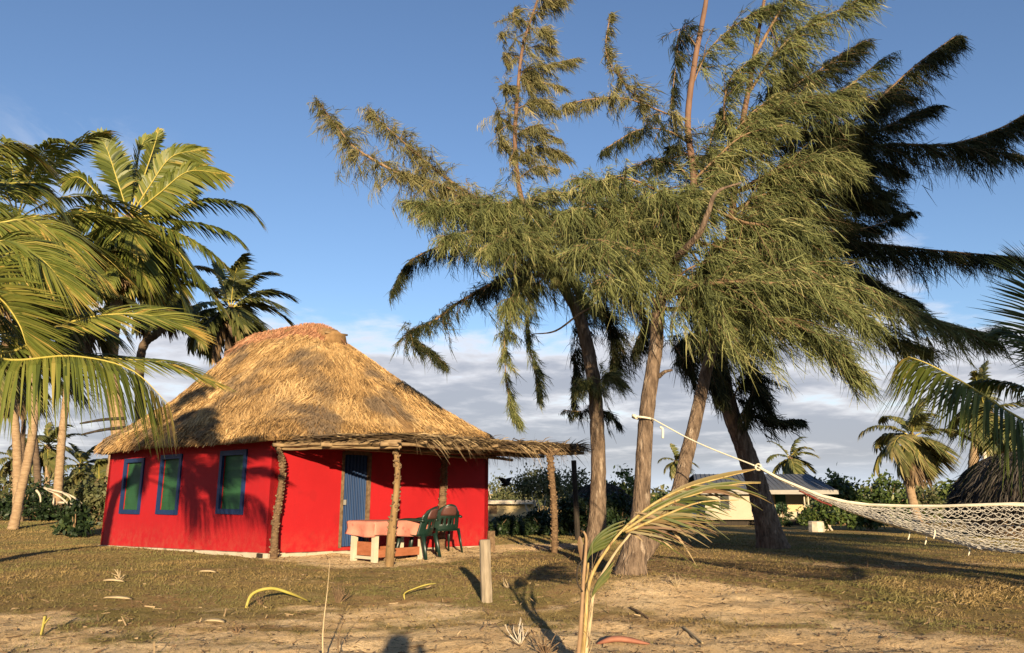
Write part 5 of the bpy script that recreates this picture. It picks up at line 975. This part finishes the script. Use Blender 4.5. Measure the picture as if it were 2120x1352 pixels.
# tangle of cut branches at the left, by the palms
def brush_pile():
    b = at_ground(*P(160, 1075, 27)[:2]); t = thing('brushwood', b, 'bare fallen branches leaning against the pinkish palm trunk at left', 'branches')
    for k, (p, q) in enumerate([((92, 1010, 27), (160, 1070, 26.6)), ((100, 1012, 26.8), (185, 1055, 26.4)), ((75, 1015, 27), (84, 1055, 26.9)), ((130, 1020, 26.6), (155, 1060, 26.2)), ((120, 1040, 26.6), (175, 1062, 26.2)), ((100, 1072, 26.6), (112, 1030, 26.8))]):
        a, c = P(*p), P(*q); MB().tube(spline([a, (a + c) / 2 + [.05, 0, .12], c], 8), np.linspace(.045, .02, 8), 5, rough=.2, seed=k).build('branch', M['bleached'], t)
brush_pile()

# ------------------------------------------------------------------ posts
def rough_post(label, base, h, r, mat, lean=(0, 0), seed=1, cat='post', flat=1.0):
    g = np.random.default_rng(seed); p = np.array([base + [lean[0] * f, lean[1] * f, -.25 + (h + .25) * f] for f in np.linspace(0, 1, 14)])
    o = MB().tube(p, r * np.linspace(1.04, .95, 14), 9, rough=.045, seed=seed, flat=flat).build('wooden_post', M[mat], smooth=False); tag(o, label, cat)
    bv = o.modifiers.new('b', 'BEVEL'); bv.width = .008; bv.limit_method = 'ANGLE'; bv.angle_limit = math.radians(50); return o
p = G(1010, 1246); rough_post('short grey weathered wooden post standing alone in the foreground sand', p, P(1005, 1117, p[1])[2] - p[2], .068, 'greypost', (-.04, 0), 5)
p = G(1017, 1140); rough_post('low brown stump of wood at the red house right corner', p, P(1016, 1099, p[1])[2] - p[2], .085, 'stub', (0, 0), 6)
p = at_ground(*P(1196, 1070, 21)[:2]); rough_post('tall dark leaning pole beyond the right porch post', p, P(1188, 953, 21)[2] - p[2], .075, 'darkpole', (P(1188, 953, 21)[0] - p[0], 0), 7)
p = at_ground(*P(2054, 1060, 27)[:2]); rough_post('thin pale pole beside the right hut', p, P(2052, 935, 27)[2] - p[2], .07, 'bleached', (0, 0), 8)
p = at_ground(7.75, 5.45); HPOST = p; rough_post('stout post at far right that holds the other hammock end', p, 2.1, .11, 'greypost', (.08, -.06), 9)
p = G(1737, 1106); rough_post('pale sawn stump under the low gnarled bush', at_ground(p[0], 28.5), .38, .28, 'bleached', (0, 0), 10, 'stump')

# ------------------------------------------------------------------ hammock
def hammock():
    tie = P(1330, 866, 10.42); rg1 = P(1570, 967, 9.18); far = HPOST + [-.02, .0, 1.55]; axis = unit((far - rg1) * [1, 1, 0]); rg2 = rg1 + axis * 5.0; rg2[2] = rg1[2] - .02
    per = np.array([axis[1], -axis[0], 0.0]); per = per if per[1] < 0 else -per       # towards the viewer
    t = thing('hammock', [rg1[0] + 1.6, rg1[1] - 1.2, float(zg(rg1[0] + 1.6, rg1[1] - 1.2))], 'white rope-net hammock slung from the forked tree to the right', 'hammock')
    r1 = MB().tube(spline([tie + [.1, -.1, -.005], (tie + rg1) / 2 - [0, 0, .015], rg1], 20), .0095, 6).build('rope', M['rope'], t)
    th = np.linspace(0, 2 * np.pi, 25); loop = [tie + [.135 * math.cos(a), .135 * math.sin(a), -.02 * math.cos(a)] for a in th]; MB().tube(loop, .014, 6, cap=False).build('loop', M['rope'], r1)
    MB().tube(spline([tie + [-.12, -.06, .0], tie + [-.14, -.1, .03], tie + [-.1, -.13, .0]], 8), .022, 6).build('knot', M['rope'], r1)
    k0 = P(1371, 884, 10.15); MB().tube(spline([k0 + [-.03, 0, .0], k0 + [0, -.01, -.02], k0 + [.005, 0, -.08], k0 + [0, 0, -.15]], 10), .016, 6).build('knot_tail', M['rope'], r1)
    MB().tube([rg2, far + [0, 0, 0.0]], .0125, 6).build('rope', M['rope'], t)
    th = np.linspace(0, 2 * np.pi, 16)
    for rg in (rg1, rg2): MB().tube([rg + axis * .035 * math.cos(a) + ZX * .035 * math.sin(a) for a in th], .012, 6, cap=False).build('ring', M['rope'], t)
    Lh = 5.0
    def body(s, phi):                                     # phi -1 far edge .. +1 near edge
        h = np.minimum(s, 1.0 - s); w = np.interp(h, [0, .10, .16, .235, .30, .37, .44, .5], [.02, .05, .12, .30, .50, .72, .93, 1]); half = .45 * w
        edge = rg1[2] - np.interp(h, [0, .05, .137, .19, .235, .30, .37, .5], [0, .14, .33, .40, .43, .44, .44, .41]); depth = .46 * w
        off = np.sin(phi * np.pi / 2) * half
        z = edge - depth * (1 - np.abs(phi) ** 2.2)
        return rg1 + axis * (s * Lh)[:, None] + per * off[:, None] + np.stack([0 * s, 0 * s, z - rg1[2]], -1)
    Mn = 40; nseg = 210; s = np.linspace(0.0, 1, nseg); net = MB(); tri = 2 * np.abs((s * 66) % 1 - .5) * 2 - 1
    for k in range(Mn + 1):
        ph = -1 + 2 * k / Mn; amp = (1.0 / Mn) * (1 if k % 2 else -1); env = sstep(.10, .2, s) * sstep(.10, .2, 1 - s)
        gk = np.random.default_rng(k + 50); wob = .016 * np.sin(s * 19 + gk.random() * 6) + .010 * np.sin(s * 47 + gk.random() * 6); c = body(s, np.clip(ph + (amp * tri * (.75 + .4 * gk.random()) + wob) * env, -1, 1)); net.tube(c + .003 * np.random.default_rng(k).normal(size=c.shape) * [1, 1, 1.5] , .0043, 4)
    net.build('net', M['net'], t, smooth=True, kind='stuff')
    for ph, r in ((-1, .014), (1, .013)): MB().tube(body(s, np.full(nseg, float(ph))), r, 6).build('edge_rope', M['rope'], t)
    bun = MB(); g = np.random.default_rng(9)
    for k in range(26):
        ss = np.linspace(.01, .30 + .10 * g.random(), 26); bun.tube(body(ss, np.full(26, -.1 + .5 * g.random())) + [0, 0, -.004], .005, 4)
    bun.build('end_cords', M['rope'], t, kind='stuff')
    ss = np.linspace(.09, .16, 12); MB().tube(body(ss, np.full(12, .3)) + [0, -.03, -.03], .010, 6, rough=.3).build('red_cord', M['redcord'], t)
    for sx, ph in ((.315, .1), (.345, .05), (.42, .0), (.37, .6)):
        b = body(np.array([sx]), np.array([ph]))[0]; MB().tube(spline([b, b + [-.01, -.01, -.04], b + [-.03, -.01, -.09]], 6), .007, 5).build('loose_end', M['rope'], t)
hammock()

# ------------------------------------------------------------------ wind-bent coconut seedling in the foreground
def seedling():
    b = at_ground(*P(1203, 1372, 6.05)[:2]); d = 6.0; t = thing('coconut_seedling', b, 'wind-bent young coconut plant with yellow stalks in the foreground', 'seedling'); g = np.random.default_rng(15)
    st = [((1196, 1375), (1203, 1290), (1208, 1200), (1214, 1120), (1208, 1100)), ((1204, 1378), (1212, 1290), (1222, 1200), (1262, 1130), (1300, 1085)), ((1210, 1378), (1222, 1280), (1232, 1220), (1270, 1150), (1305, 1105)),
          ((1214, 1378), (1216, 1300), (1214, 1230), (1218, 1165)), ((1200, 1378), (1206, 1280), (1206, 1180), (1204, 1140))]
    for k, s_ in enumerate(st):
        p = PL(*[(x, y, d + .03 * (k - 2)) for x, y in s_]); MB().tube(spline(p, 20), np.linspace(.019, .008, 20), 7, rough=.12, seed=k).build('stalk', M['seed_stalk'] if k % 2 else M['rachis_dead' if k == 0 else 'husk'], t)
    def blade(pts, w, tint, nm='leaf', n=18):
        c = spline(PL(*pts), n); tg = unit(np.gradient(c, axis=0)); sd = unit(np.cross(tg, np.array([.15, 1, .25]))); f = np.linspace(0, 1, n); ww = w * np.sin(np.pi * np.clip(f * .93 + .05, 0, 1)) ** .7
        dp = np.array([0.0, -.006, 0]); v = np.stack([c - sd * ww[:, None], c + dp * (ww / w)[:, None], c + sd * ww[:, None]], 1).reshape(-1, 3); k = np.arange(n - 1) * 3
        q = np.vstack([np.stack([k, k + 1, k + 4, k + 3], -1), np.stack([k + 1, k + 2, k + 5, k + 4], -1)]); ti = np.repeat(np.clip(tint + .35 * sstep(.75, 1, f) + .05 * g.normal(size=n), 0, 1), 3)
        MB().add(v, q, tint=ti).build(nm, M['seed_green'], t)
    for q_ in range(6): blade(((1212, 1168, 6.0), (1230 - q_ * 1.2, 1120 + q_ * 5, 6.0 + .006 * q_), (1262 + q_ * 1, 1092 + q_ * 7, 6.0), (1294 + 4 * (q_ % 3) - 5 * q_, 1078 + q_ * 8, 6.0)), .011, .20 + .08 * (q_ % 3), 'leaf_strip')
    for q_ in range(4): blade(((1224, 1238, 5.98), (1238, 1206 + q_ * 4, 5.97), (1258, 1180 + 6 * q_, 5.96), (1274 - 3 * q_, 1160 + q_ * 9, 5.95)), .009, .30 + .15 * (q_ % 2), 'leaf_strip')
    blade(((1208, 1170, 6.0), (1202, 1130, 6.0), (1200, 1110, 6.0)), .022, .95)
    # long blades streaming to the right, split into strips
    rach = [((1290, 1095, 6.0), (1350, 1045, 6.02), (1420, 1010, 6.05), (1500, 988, 6.1), (1566, 971, 6.12)), ((1290, 1100, 5.98), (1370, 1050, 5.95), (1450, 1020, 5.95), (1520, 1003, 5.95), (1575, 1000, 5.95)), ((1295, 1102, 5.95), (1380, 1065, 5.9), (1450, 1040, 5.88), (1530, 1035, 5.86))]
    for k, p in enumerate(rach): MB().tube(spline(PL(*p), 24), np.linspace(.012, .003, 24), 5).build('leaf_rib', M['seed_stalk'], t)
    blade(((1340, 1052, 6.02), (1420, 1008, 6.05), (1500, 984, 6.1), (1566, 971, 6.12)), .022, .62); blade(((1330, 1062, 6.0), (1410, 1025, 6.0), (1490, 1003, 6.0), (1575, 998, 5.98)), .016, .30); blade(((1320, 1075, 5.98), (1400, 1035, 5.95), (1470, 1010, 5.94), (1540, 1005, 5.93)), .014, .45)
    for k in range(74):
        f = g.random(); c = spline(PL(*rach[k % 3]), 30)[int(f * 22)]; fx = 1.0 - .4 * f
        L = (.28 + .34 * g.random()) * fx; dr = .05 + .5 * g.random(); D = unit(np.array([.95, .15 * g.normal(), .30 - .5 * g.random()])); n = 8; q = np.linspace(0, 1, n)[:, None]
        cc = c + L * (D * q + np.array([.1, 0, -dr]) * q * q); tg = unit(np.gradient(cc, axis=0)); sd = unit(np.cross(tg, np.array([.2 * g.normal(), 1, .3 * g.normal()]))); ww = (.005 + .009 * g.random()) * np.interp(q[:, 0], [0, .3, 1], [.5, 1, .1])
        v = np.stack([cc - sd * ww[:, None], cc + sd * ww[:, None]], 1).reshape(-1, 3); kk = np.arange(n - 1) * 2; MB().add(v, np.stack([kk, kk + 1, kk + 3, kk + 2], -1), tint=float(np.clip(.55 + .32 * g.normal(), 0, 1))).build('leaf_strip', M['seed_green'], t)
    # dry brown papery sheath where the strips leave the stalks
    for k in range(34):
        c = P(1290 + 110 * g.random(), 1120 - 60 * g.random(), 5.95 + .1 * g.random()); D = unit(np.array([.9, .2 * g.normal(), .5 * g.normal()])); n = 6; q = np.linspace(0, 1, n)[:, None]; cc = c + (.12 + .22 * g.random()) * (D * q + np.array([0, 0, -.4]) * q * q); tg = unit(np.gradient(cc, axis=0)); sd = unit(np.cross(tg, g.normal(size=3))); ww = .012 * np.interp(q[:, 0], [0, .4, 1], [.4, 1, .1])
        v = np.stack([cc - sd * ww[:, None], cc + sd * ww[:, None]], 1).reshape(-1, 3); kk = np.arange(n - 1) * 2; MB().add(v, np.stack([kk, kk + 1, kk + 3, kk + 2], -1), tint=float(g.random())).build('sheath_fibre', M['dry'], t)
    for k in range(16):
        x0 = 1196 + 22 * g.random(); y0 = 1365 - 130 * g.random(); L0 = 50 + 80 * g.random(); p = spline(PL((x0, y0, 5.96 + .08 * g.random()), (x0 + 4 + 8 * g.random(), y0 - L0 * .5, 5.95), (x0 + 14 * g.normal(), y0 - L0, 5.93)), 8)
        MB().tube(p, np.linspace(.006, .0015, 8), 4, flat=.4).build('sheath_fibre', M['husk' if k % 2 else 'rachis_dead'], t)
    MB().tube(spline(PL((1206, 1225, 5.9), (1195, 1205, 5.88), (1196, 1175, 5.88), (1206, 1160, 5.9)), 12), .006, 5).build('tendril', M['darkpole'], t)
seedling()

# ------------------------------------------------------------------ small things on the ground
def curve_thing(name, label, cat, pts, r, mat, extra=None):
    o = MB().tube(spline(np.asarray(pts), 22), np.interp(np.linspace(0, 1, 22), np.linspace(0, 1, len(r)), r), 7).build(name, M[mat]); return tag(o, label, cat)
a = G(508, 1258); b = G(640, 1250); curve_thing('arched_shoot', 'yellow-green palm shoot arching over to the ground left of centre', 'shoot', [a - [0, 0, .03], P(522, 1230, a[1]), P(560, 1218, a[1]), P(600, 1228, a[1]), b + [0, 0, .02]], [.014, .018, .018, .016, .008], 'sprout')
a = G(84, 1318); o = thing('leaf_sprout', a, 'short yellow sprout poking from the sand at lower left', 'sprout')
MB().tube(spline([a - [0, 0, .03], P(90, 1295, a[1]), P(94, 1275, a[1])], 10), np.linspace(.022, .03, 10), 7, flat=.4).build('blade', M['sprout'], o); MB().tube(spline([P(90, 1295, a[1]), P(100, 1282, a[1]), P(104, 1278, a[1])], 8), np.linspace(.014, .008, 8), 6, flat=.4).build('side_blade', M['sprout'], o)
a = G(838, 1242); o = thing('fallen_frond_tip', a, 'curled yellow leaf lying on the grass before the porch', 'leaf'); MB().tube(spline([a - [0, 0, .02], P(838, 1228, a[1]), P(862, 1217, a[1]), P(885, 1210, a[1]), P(903, 1208, a[1])], 16), np.interp(np.linspace(0, 1, 16), [0, .2, .7, 1], [.018, .02, .03, .008]), 7, flat=.35).build('blade', M['sprout'], o)
for k, (x, y, w, lab) in enumerate([(235, 1207, .30, 'pale husk in the grass with dry sprig beside it'), (243, 1243, .34, 'pale flat husk left of centre, nearest the sand'), (430, 1187, .26, 'pale thin husk lying below the third window'), (445, 1290, .2, 'pale clod of sand left of the dry weed')]):
    a = G(x, y); th = np.linspace(0, np.pi, 10); o = MB().tube(a + np.stack([-w / 2 * np.cos(th), .03 * np.cos(th), .015 + .02 * np.sin(th)], -1), np.maximum(.055 * np.sin(th) ** .7, .004), 8, flat=.28, rough=.22, seed=k).build('coconut_husk', M['husk']); tag(o, lab, 'husk', 'pale husks on the grass')
def sprig(name, label, px, py, n, L, mat, seed, spread=.6, w=.008):
    a = G(px, py); t = thing(name, a, label, 'weed'); g = np.random.default_rng(seed)
    for k in range(n):
        D = unit(np.array([spread * g.normal(), spread * .6 * g.normal(), 1.0])); e = a + D * L * (.5 + .6 * g.random()); MB().tube(spline([a - [0, 0, .02], (a + e) / 2 + .1 * L * g.normal(size=3), e], 7), np.linspace(w, w * .3, 7), 4).build('stem', M[mat], t)
sprig('dry_sprig', 'pale dry sprig curling up beside the husk on the grass', 248, 1200, 7, .16, 'husk', 3, .7, .012)
sprig('dry_weed', 'dark dry weed tuft left of the yellow leaf', 700, 1248, 26, .22, 'stub', 4, .5, .006)
sprig('small_weed', 'small pale weed in the shade right of the grey post', 1052, 1218, 7, .15, 'husk', 5, .5, .008)
sprig('dry_tuft', 'dark root tuft lying beside the pale clod', 490, 1308, 14, .09, 'stub', 6, 1.0, .008)
sprig('twig_cluster', 'dry forked twigs in the foreground below the grey post', 1078, 1330, 12, .22, 'bleached', 7, .7, .008)
sprig('twig_cluster', 'dry upright twigs left of the seedling stalks', 1130, 1352, 12, .2, 'stub', 8, .8, .008)
sprig('dry_weed', 'bleached dead weed near the forked tree foot', 1400, 1215, 12, .16, 'husk', 9, .8, .006)
sprig('dead_shoots', 'dark twigs under the arching yellow shoot', 540, 1250, 7, .14, 'stub', 10, .9, .007)
a = G(672, 1375); curve_thing('tall_dry_stem', 'single tall dry grass stem rising in the left foreground', 'stem', [a - [0, 0, .1], P(668, 1330, a[1]), P(671, 1280, a[1]), P(678, 1220, a[1]), P(683, 1160, a[1])], [.008, .007, .005, .003, .002], 'husk')
a = G(702, 1362); curve_thing('thin_dark_stem', 'thin dark stem right of the tall dry grass stem', 'stem', [a - [0, 0, .1], P(700, 1330, a[1]), P(706, 1300, a[1]), P(716, 1280, a[1])], [.006, .005, .004, .002], 'stub')
a, b = G(1235, 1332), G(1345, 1338)
o = MB().tube(spline([a + [0, 0, .01], (a * .6 + b * .4) + [0, 0, .05], b + [0, 0, .01]], 16), np.maximum(.055 * np.sin(np.linspace(.05, np.pi - .05, 16)) ** .6, .008), 8, flat=.5).build('fallen_sheath', M['dead_leaf']); tag(o, 'reddish brown fallen palm sheath beside the seedling stalks', 'palm sheath')
a, b = G(1305, 1262), G(1345, 1285); curve_thing('dark_stick', 'short dark stick on the sand below the forked tree', 'stick', [a + [0, 0, .015], (a + b) / 2 + [0, 0, .02], b + [0, 0, .01]], [.012, .014, .008], 'stub')
a, b = G(1415, 1305), G(1455, 1335); curve_thing('pale_stick', 'pale stick lying on the sand right of the forked tree', 'stick', [a + [0, 0, .01], (a + b) / 2 + [0, 0, .012], b + [0, 0, .01]], [.012, .014, .008], 'husk')
def bird():
    c = P(1048, 1003, 19.5); t = thing('bird', c, 'small black bird flying between the red house and right porch post', 'bird')
    MB().tube(spline([c + [-.16, 0, -.02], c, c + [.14, 0, .03]], 12), np.maximum(.045 * np.sin(np.linspace(.1, np.pi - .1, 12)), .006), 8).build('body', M['black'], t)
    for s, tip in ((-1, (-.22, -.1, .16)), (1, (.12, .15, .18))):
        b = c + [0, .02 * s, .02]; e = c + np.array(tip); m = MB(); n = 6; f = np.linspace(0, 1, n); p = spline([b, (b + e) / 2 + [0, 0, .06], e], n); w = np.interp(f, [0, .4, 1], [.07, .08, .015])
        v = np.vstack([p + np.outer(w, [1, 0, 0]), p - np.outer(w, [1, 0, .3])]); k = np.arange(n - 1); o = m.add(v, np.stack([k, k + 1, n + k + 1, n + k], -1)).build('wing', M['black'], t); sm = o.modifiers.new('t', 'SOLIDIFY'); sm.thickness = .012
bird()
# pale water drums left of the cottage
for k, (px, w, lab) in enumerate([(1425, .42, 'pale drum left of the cottage, seen through the seedling leaves'), (1440, .36, 'low pale tub right beside the cottage wall')]):
    c = P(px, 1080, 35.5); zb = float(zg(c[0], 35.5, False)); z = np.array([0, .02, .3, .32, .34, .6, .62]) * (1.3 - .5 * k); o = MB().tube(np.stack([0 * z + c[0], 0 * z + 35.5 + k, zb + z], -1), np.array([.9, 1, 1, 1.05, 1, 1, .92]) * w, 18).build('water_drum', M['tankwhite']); tag(o, lab, 'drum', 'drums by the cottage')

# ------------------------------------------------------------------ dry grass and litter
def grass():
    g = np.random.default_rng(88); n = 230000; y = 6.0 + 20 * g.random(n) ** 1.25; x = (g.random(n) * 2 - 1) * (y * .72 + .6); k = sandmask(x, y); fd = fbm(x * 1.4 + 5, y * 1.4, 3)
    bare = sstep(.50, .62, fbm(x * .9 + 31, y * 1.3 + 8, 4)); keep = g.random(n) < np.clip((1 - k * 1.15) * (0.35 + 1.3 * fd) * (1 - .8 * bare), 0.03, 1)
    s = (x + 4.38) * DV[0] + (y - 14.17) * DV[1]; q = (x + 4.38) * DU[0] + (y - 14.17) * DU[1]; keep &= ~((s > -.02) & (s < LV) & (q > -.02) & (q < LU))
    x, y, fd, k = x[keep], y[keep], fd[keep], k[keep]; n = len(x); B = np.stack([x, y, zg(x, y) - .004], -1); h = (.008 + .024 * g.random(n) ** 1.8) * (0.65 + .8 * fd) * (1 + y / 22)
    D = unit(np.stack([.75 * g.normal(size=n) + .35, .55 * g.normal(size=n), np.full(n, .75)], -1)); w = .0042 * (y / 7.0) * (.7 + .7 * g.random(n))
    sd = unit(np.stack([np.full(n, 1.0), .45 * g.normal(size=n), .2 * g.normal(size=n)], -1))
    e = B + D * h[:, None]; v = np.stack([B - sd * w[:, None], B + sd * w[:, None], e], 1).reshape(-1, 3); t = np.arange(3 * n).reshape(-1, 3)
    ti = np.clip(.42 + .10 * g.normal(size=n) + .7 * (fbm(x * .9, y * .9 + 3, 3) - .5) + .25 * k, 0, 1); m = MB().add(v, None, t, np.repeat(ti, 3)); tag(m.build('grass', M['grass'], smooth=False), 'short dry brown grass over the yard', 'grass', kind='stuff')
    n = 15000; y = 6.0 + 11 * g.random(n) ** 1.3; x = (g.random(n) * 2 - 1) * (y * .72 + .5); B = np.stack([x, y, zg(x, y) + .008], -1); D = unit(np.stack([g.normal(size=n), g.normal(size=n), .25 * np.abs(g.normal(size=n))], -1)); L = .03 + .09 * g.random(n) ** 2.2
    k = g.random(n) < .35 + .65 * fbm(x * .8, y * .8 + 9, 3) ** 1.5 * 1.5; B, D, L = B[k], D[k], L[k]; n = len(B)
    MB_ = MB(); MB_.ribbons(B, D, L, .006 + .012 * g.random(n) ** 2, np.array([0, 0, -.1]), unit(np.cross(D, np.array([0, 0, 1.]) + .6 * g.normal(size=(n, 3)))), 1, [1, .6], g.random(n)); tag(MB_.build('leaf_litter', M['litter'], smooth=False), 'scattered dead leaf bits and twigs on the ground', 'litter', kind='stuff')
    n = 9000; i = g.integers(0, 3, n); cc = np.array([[1.9, 11.2], [1.5, 14.2], [4.5, 12.5]])[i]; x = cc[:, 0] + 1.7 * g.normal(size=n); y = cc[:, 1] + 1.3 * g.normal(size=n); ok = y > 9.6; x, y = x[ok], y[ok]; n = len(x); B = np.stack([x, y, zg(x, y) + .012], -1); D = unit(np.stack([g.normal(size=n), g.normal(size=n), .2 * np.abs(g.normal(size=n))], -1))
    MB_ = MB(); MB_.ribbons(B, D, .05 + .12 * g.random(n), .007, np.array([0, 0, -.1]), unit(np.cross(D, np.array([0, 0, 1.]) + .6 * g.normal(size=(n, 3)))), 1, [1, .5], .25 + .4 * g.random(n)); tag(MB_.build('needle_litter', M['litter'], smooth=False), 'brown fallen needles strewn under the casuarinas', 'litter', kind='stuff')
    # coarser tussocks at right
    n = 9000; c = g.normal(size=(90, 2)) * [1.5, .5] + [6.6, 9.8]; i = g.integers(0, 90, n); x = c[i, 0] + .12 * g.normal(size=n); y = c[i, 1] + .12 * g.normal(size=n); B = np.stack([x, y, zg(x, y) - .01], -1); D = unit(np.stack([.6 * g.normal(size=n) + .4, .6 * g.normal(size=n), np.full(n, .8)], -1))
    MB_ = MB(); MB_.ribbons(B, D, .05 + .10 * g.random(n), .009, np.array([.1, 0, -.45]), unit(np.cross(D, g.normal(size=(n, 3)))), 2, [.8, 1, .1], np.clip(.6 + .2 * g.normal(size=n), 0, 1)); tag(MB_.build('grass_tussocks', M['grass'], smooth=False), 'coarse pale dry tussocks under the hammock', 'grass', kind='stuff')
grass()

# ------------------------------------------------------------------ the person taking the picture, just behind the viewpoint
def person():
    gx, gy = .05, -.42; b = at_ground(gx, gy); z0 = b[2]; me = bpy.data.meshes.new('person'); J = {}
    def j(n, x, y, z, r): J[n] = (len(J), (x, y, z), r)
    j('pel', 0, 0, .95, .15); j('spine', 0, .0, 1.15, .14); j('chest', 0, .0, 1.35, .16); j('neck', 0, .01, 1.50, .06); j('head', 0, .04, 1.65, .12); j('crown', 0, .04, 1.81, .14)
    for s, n in ((-1, 'l'), (1, 'r')):
        j('hip' + n, s * .10, 0, .88, .10); j('knee' + n, s * .11, .02, .50, .065); j('ank' + n, s * .12, -.02, .09, .045); j('toe' + n, s * .13, .15, .04, .035)
        j('sh' + n, s * .19, 0, 1.43, .065); j('el' + n, s * .24, .20, 1.28, .045); j('wr' + n, s * .16, .34, 1.53, .035); j('hand' + n, s * .13, .37, 1.66, .05)
    E = [('pel', 'spine'), ('spine', 'chest'), ('chest', 'neck'), ('neck', 'head'), ('head', 'crown')]
    for n in 'lr': E += [('pel', 'hip' + n), ('hip' + n, 'knee' + n), ('knee' + n, 'ank' + n), ('ank' + n, 'toe' + n), ('chest', 'sh' + n), ('sh' + n, 'el' + n), ('el' + n, 'wr' + n), ('wr' + n, 'hand' + n)]
    names = list(J); me.from_pydata([(gx + J[n][1][0], gy + J[n][1][1], z0 + J[n][1][2]) for n in names], [(J[a][0], J[c][0]) for a, c in E], [])
    o = bpy.data.objects.new('person', me); COL.objects.link(o); sk = o.modifiers.new('skin', 'SKIN'); 
    for n in names:
        v = me.skin_vertices[0].data[J[n][0]]; v.radius = (J[n][2], J[n][2]); v.use_root = n == 'pel'
    ss = o.modifiers.new('sub', 'SUBSURF'); ss.levels = 2; ss.render_levels = 2; me.materials.append(M['shirt'])
    tag(o, 'person standing at the viewpoint, raised arms, only their shadow seen', 'person')
person()
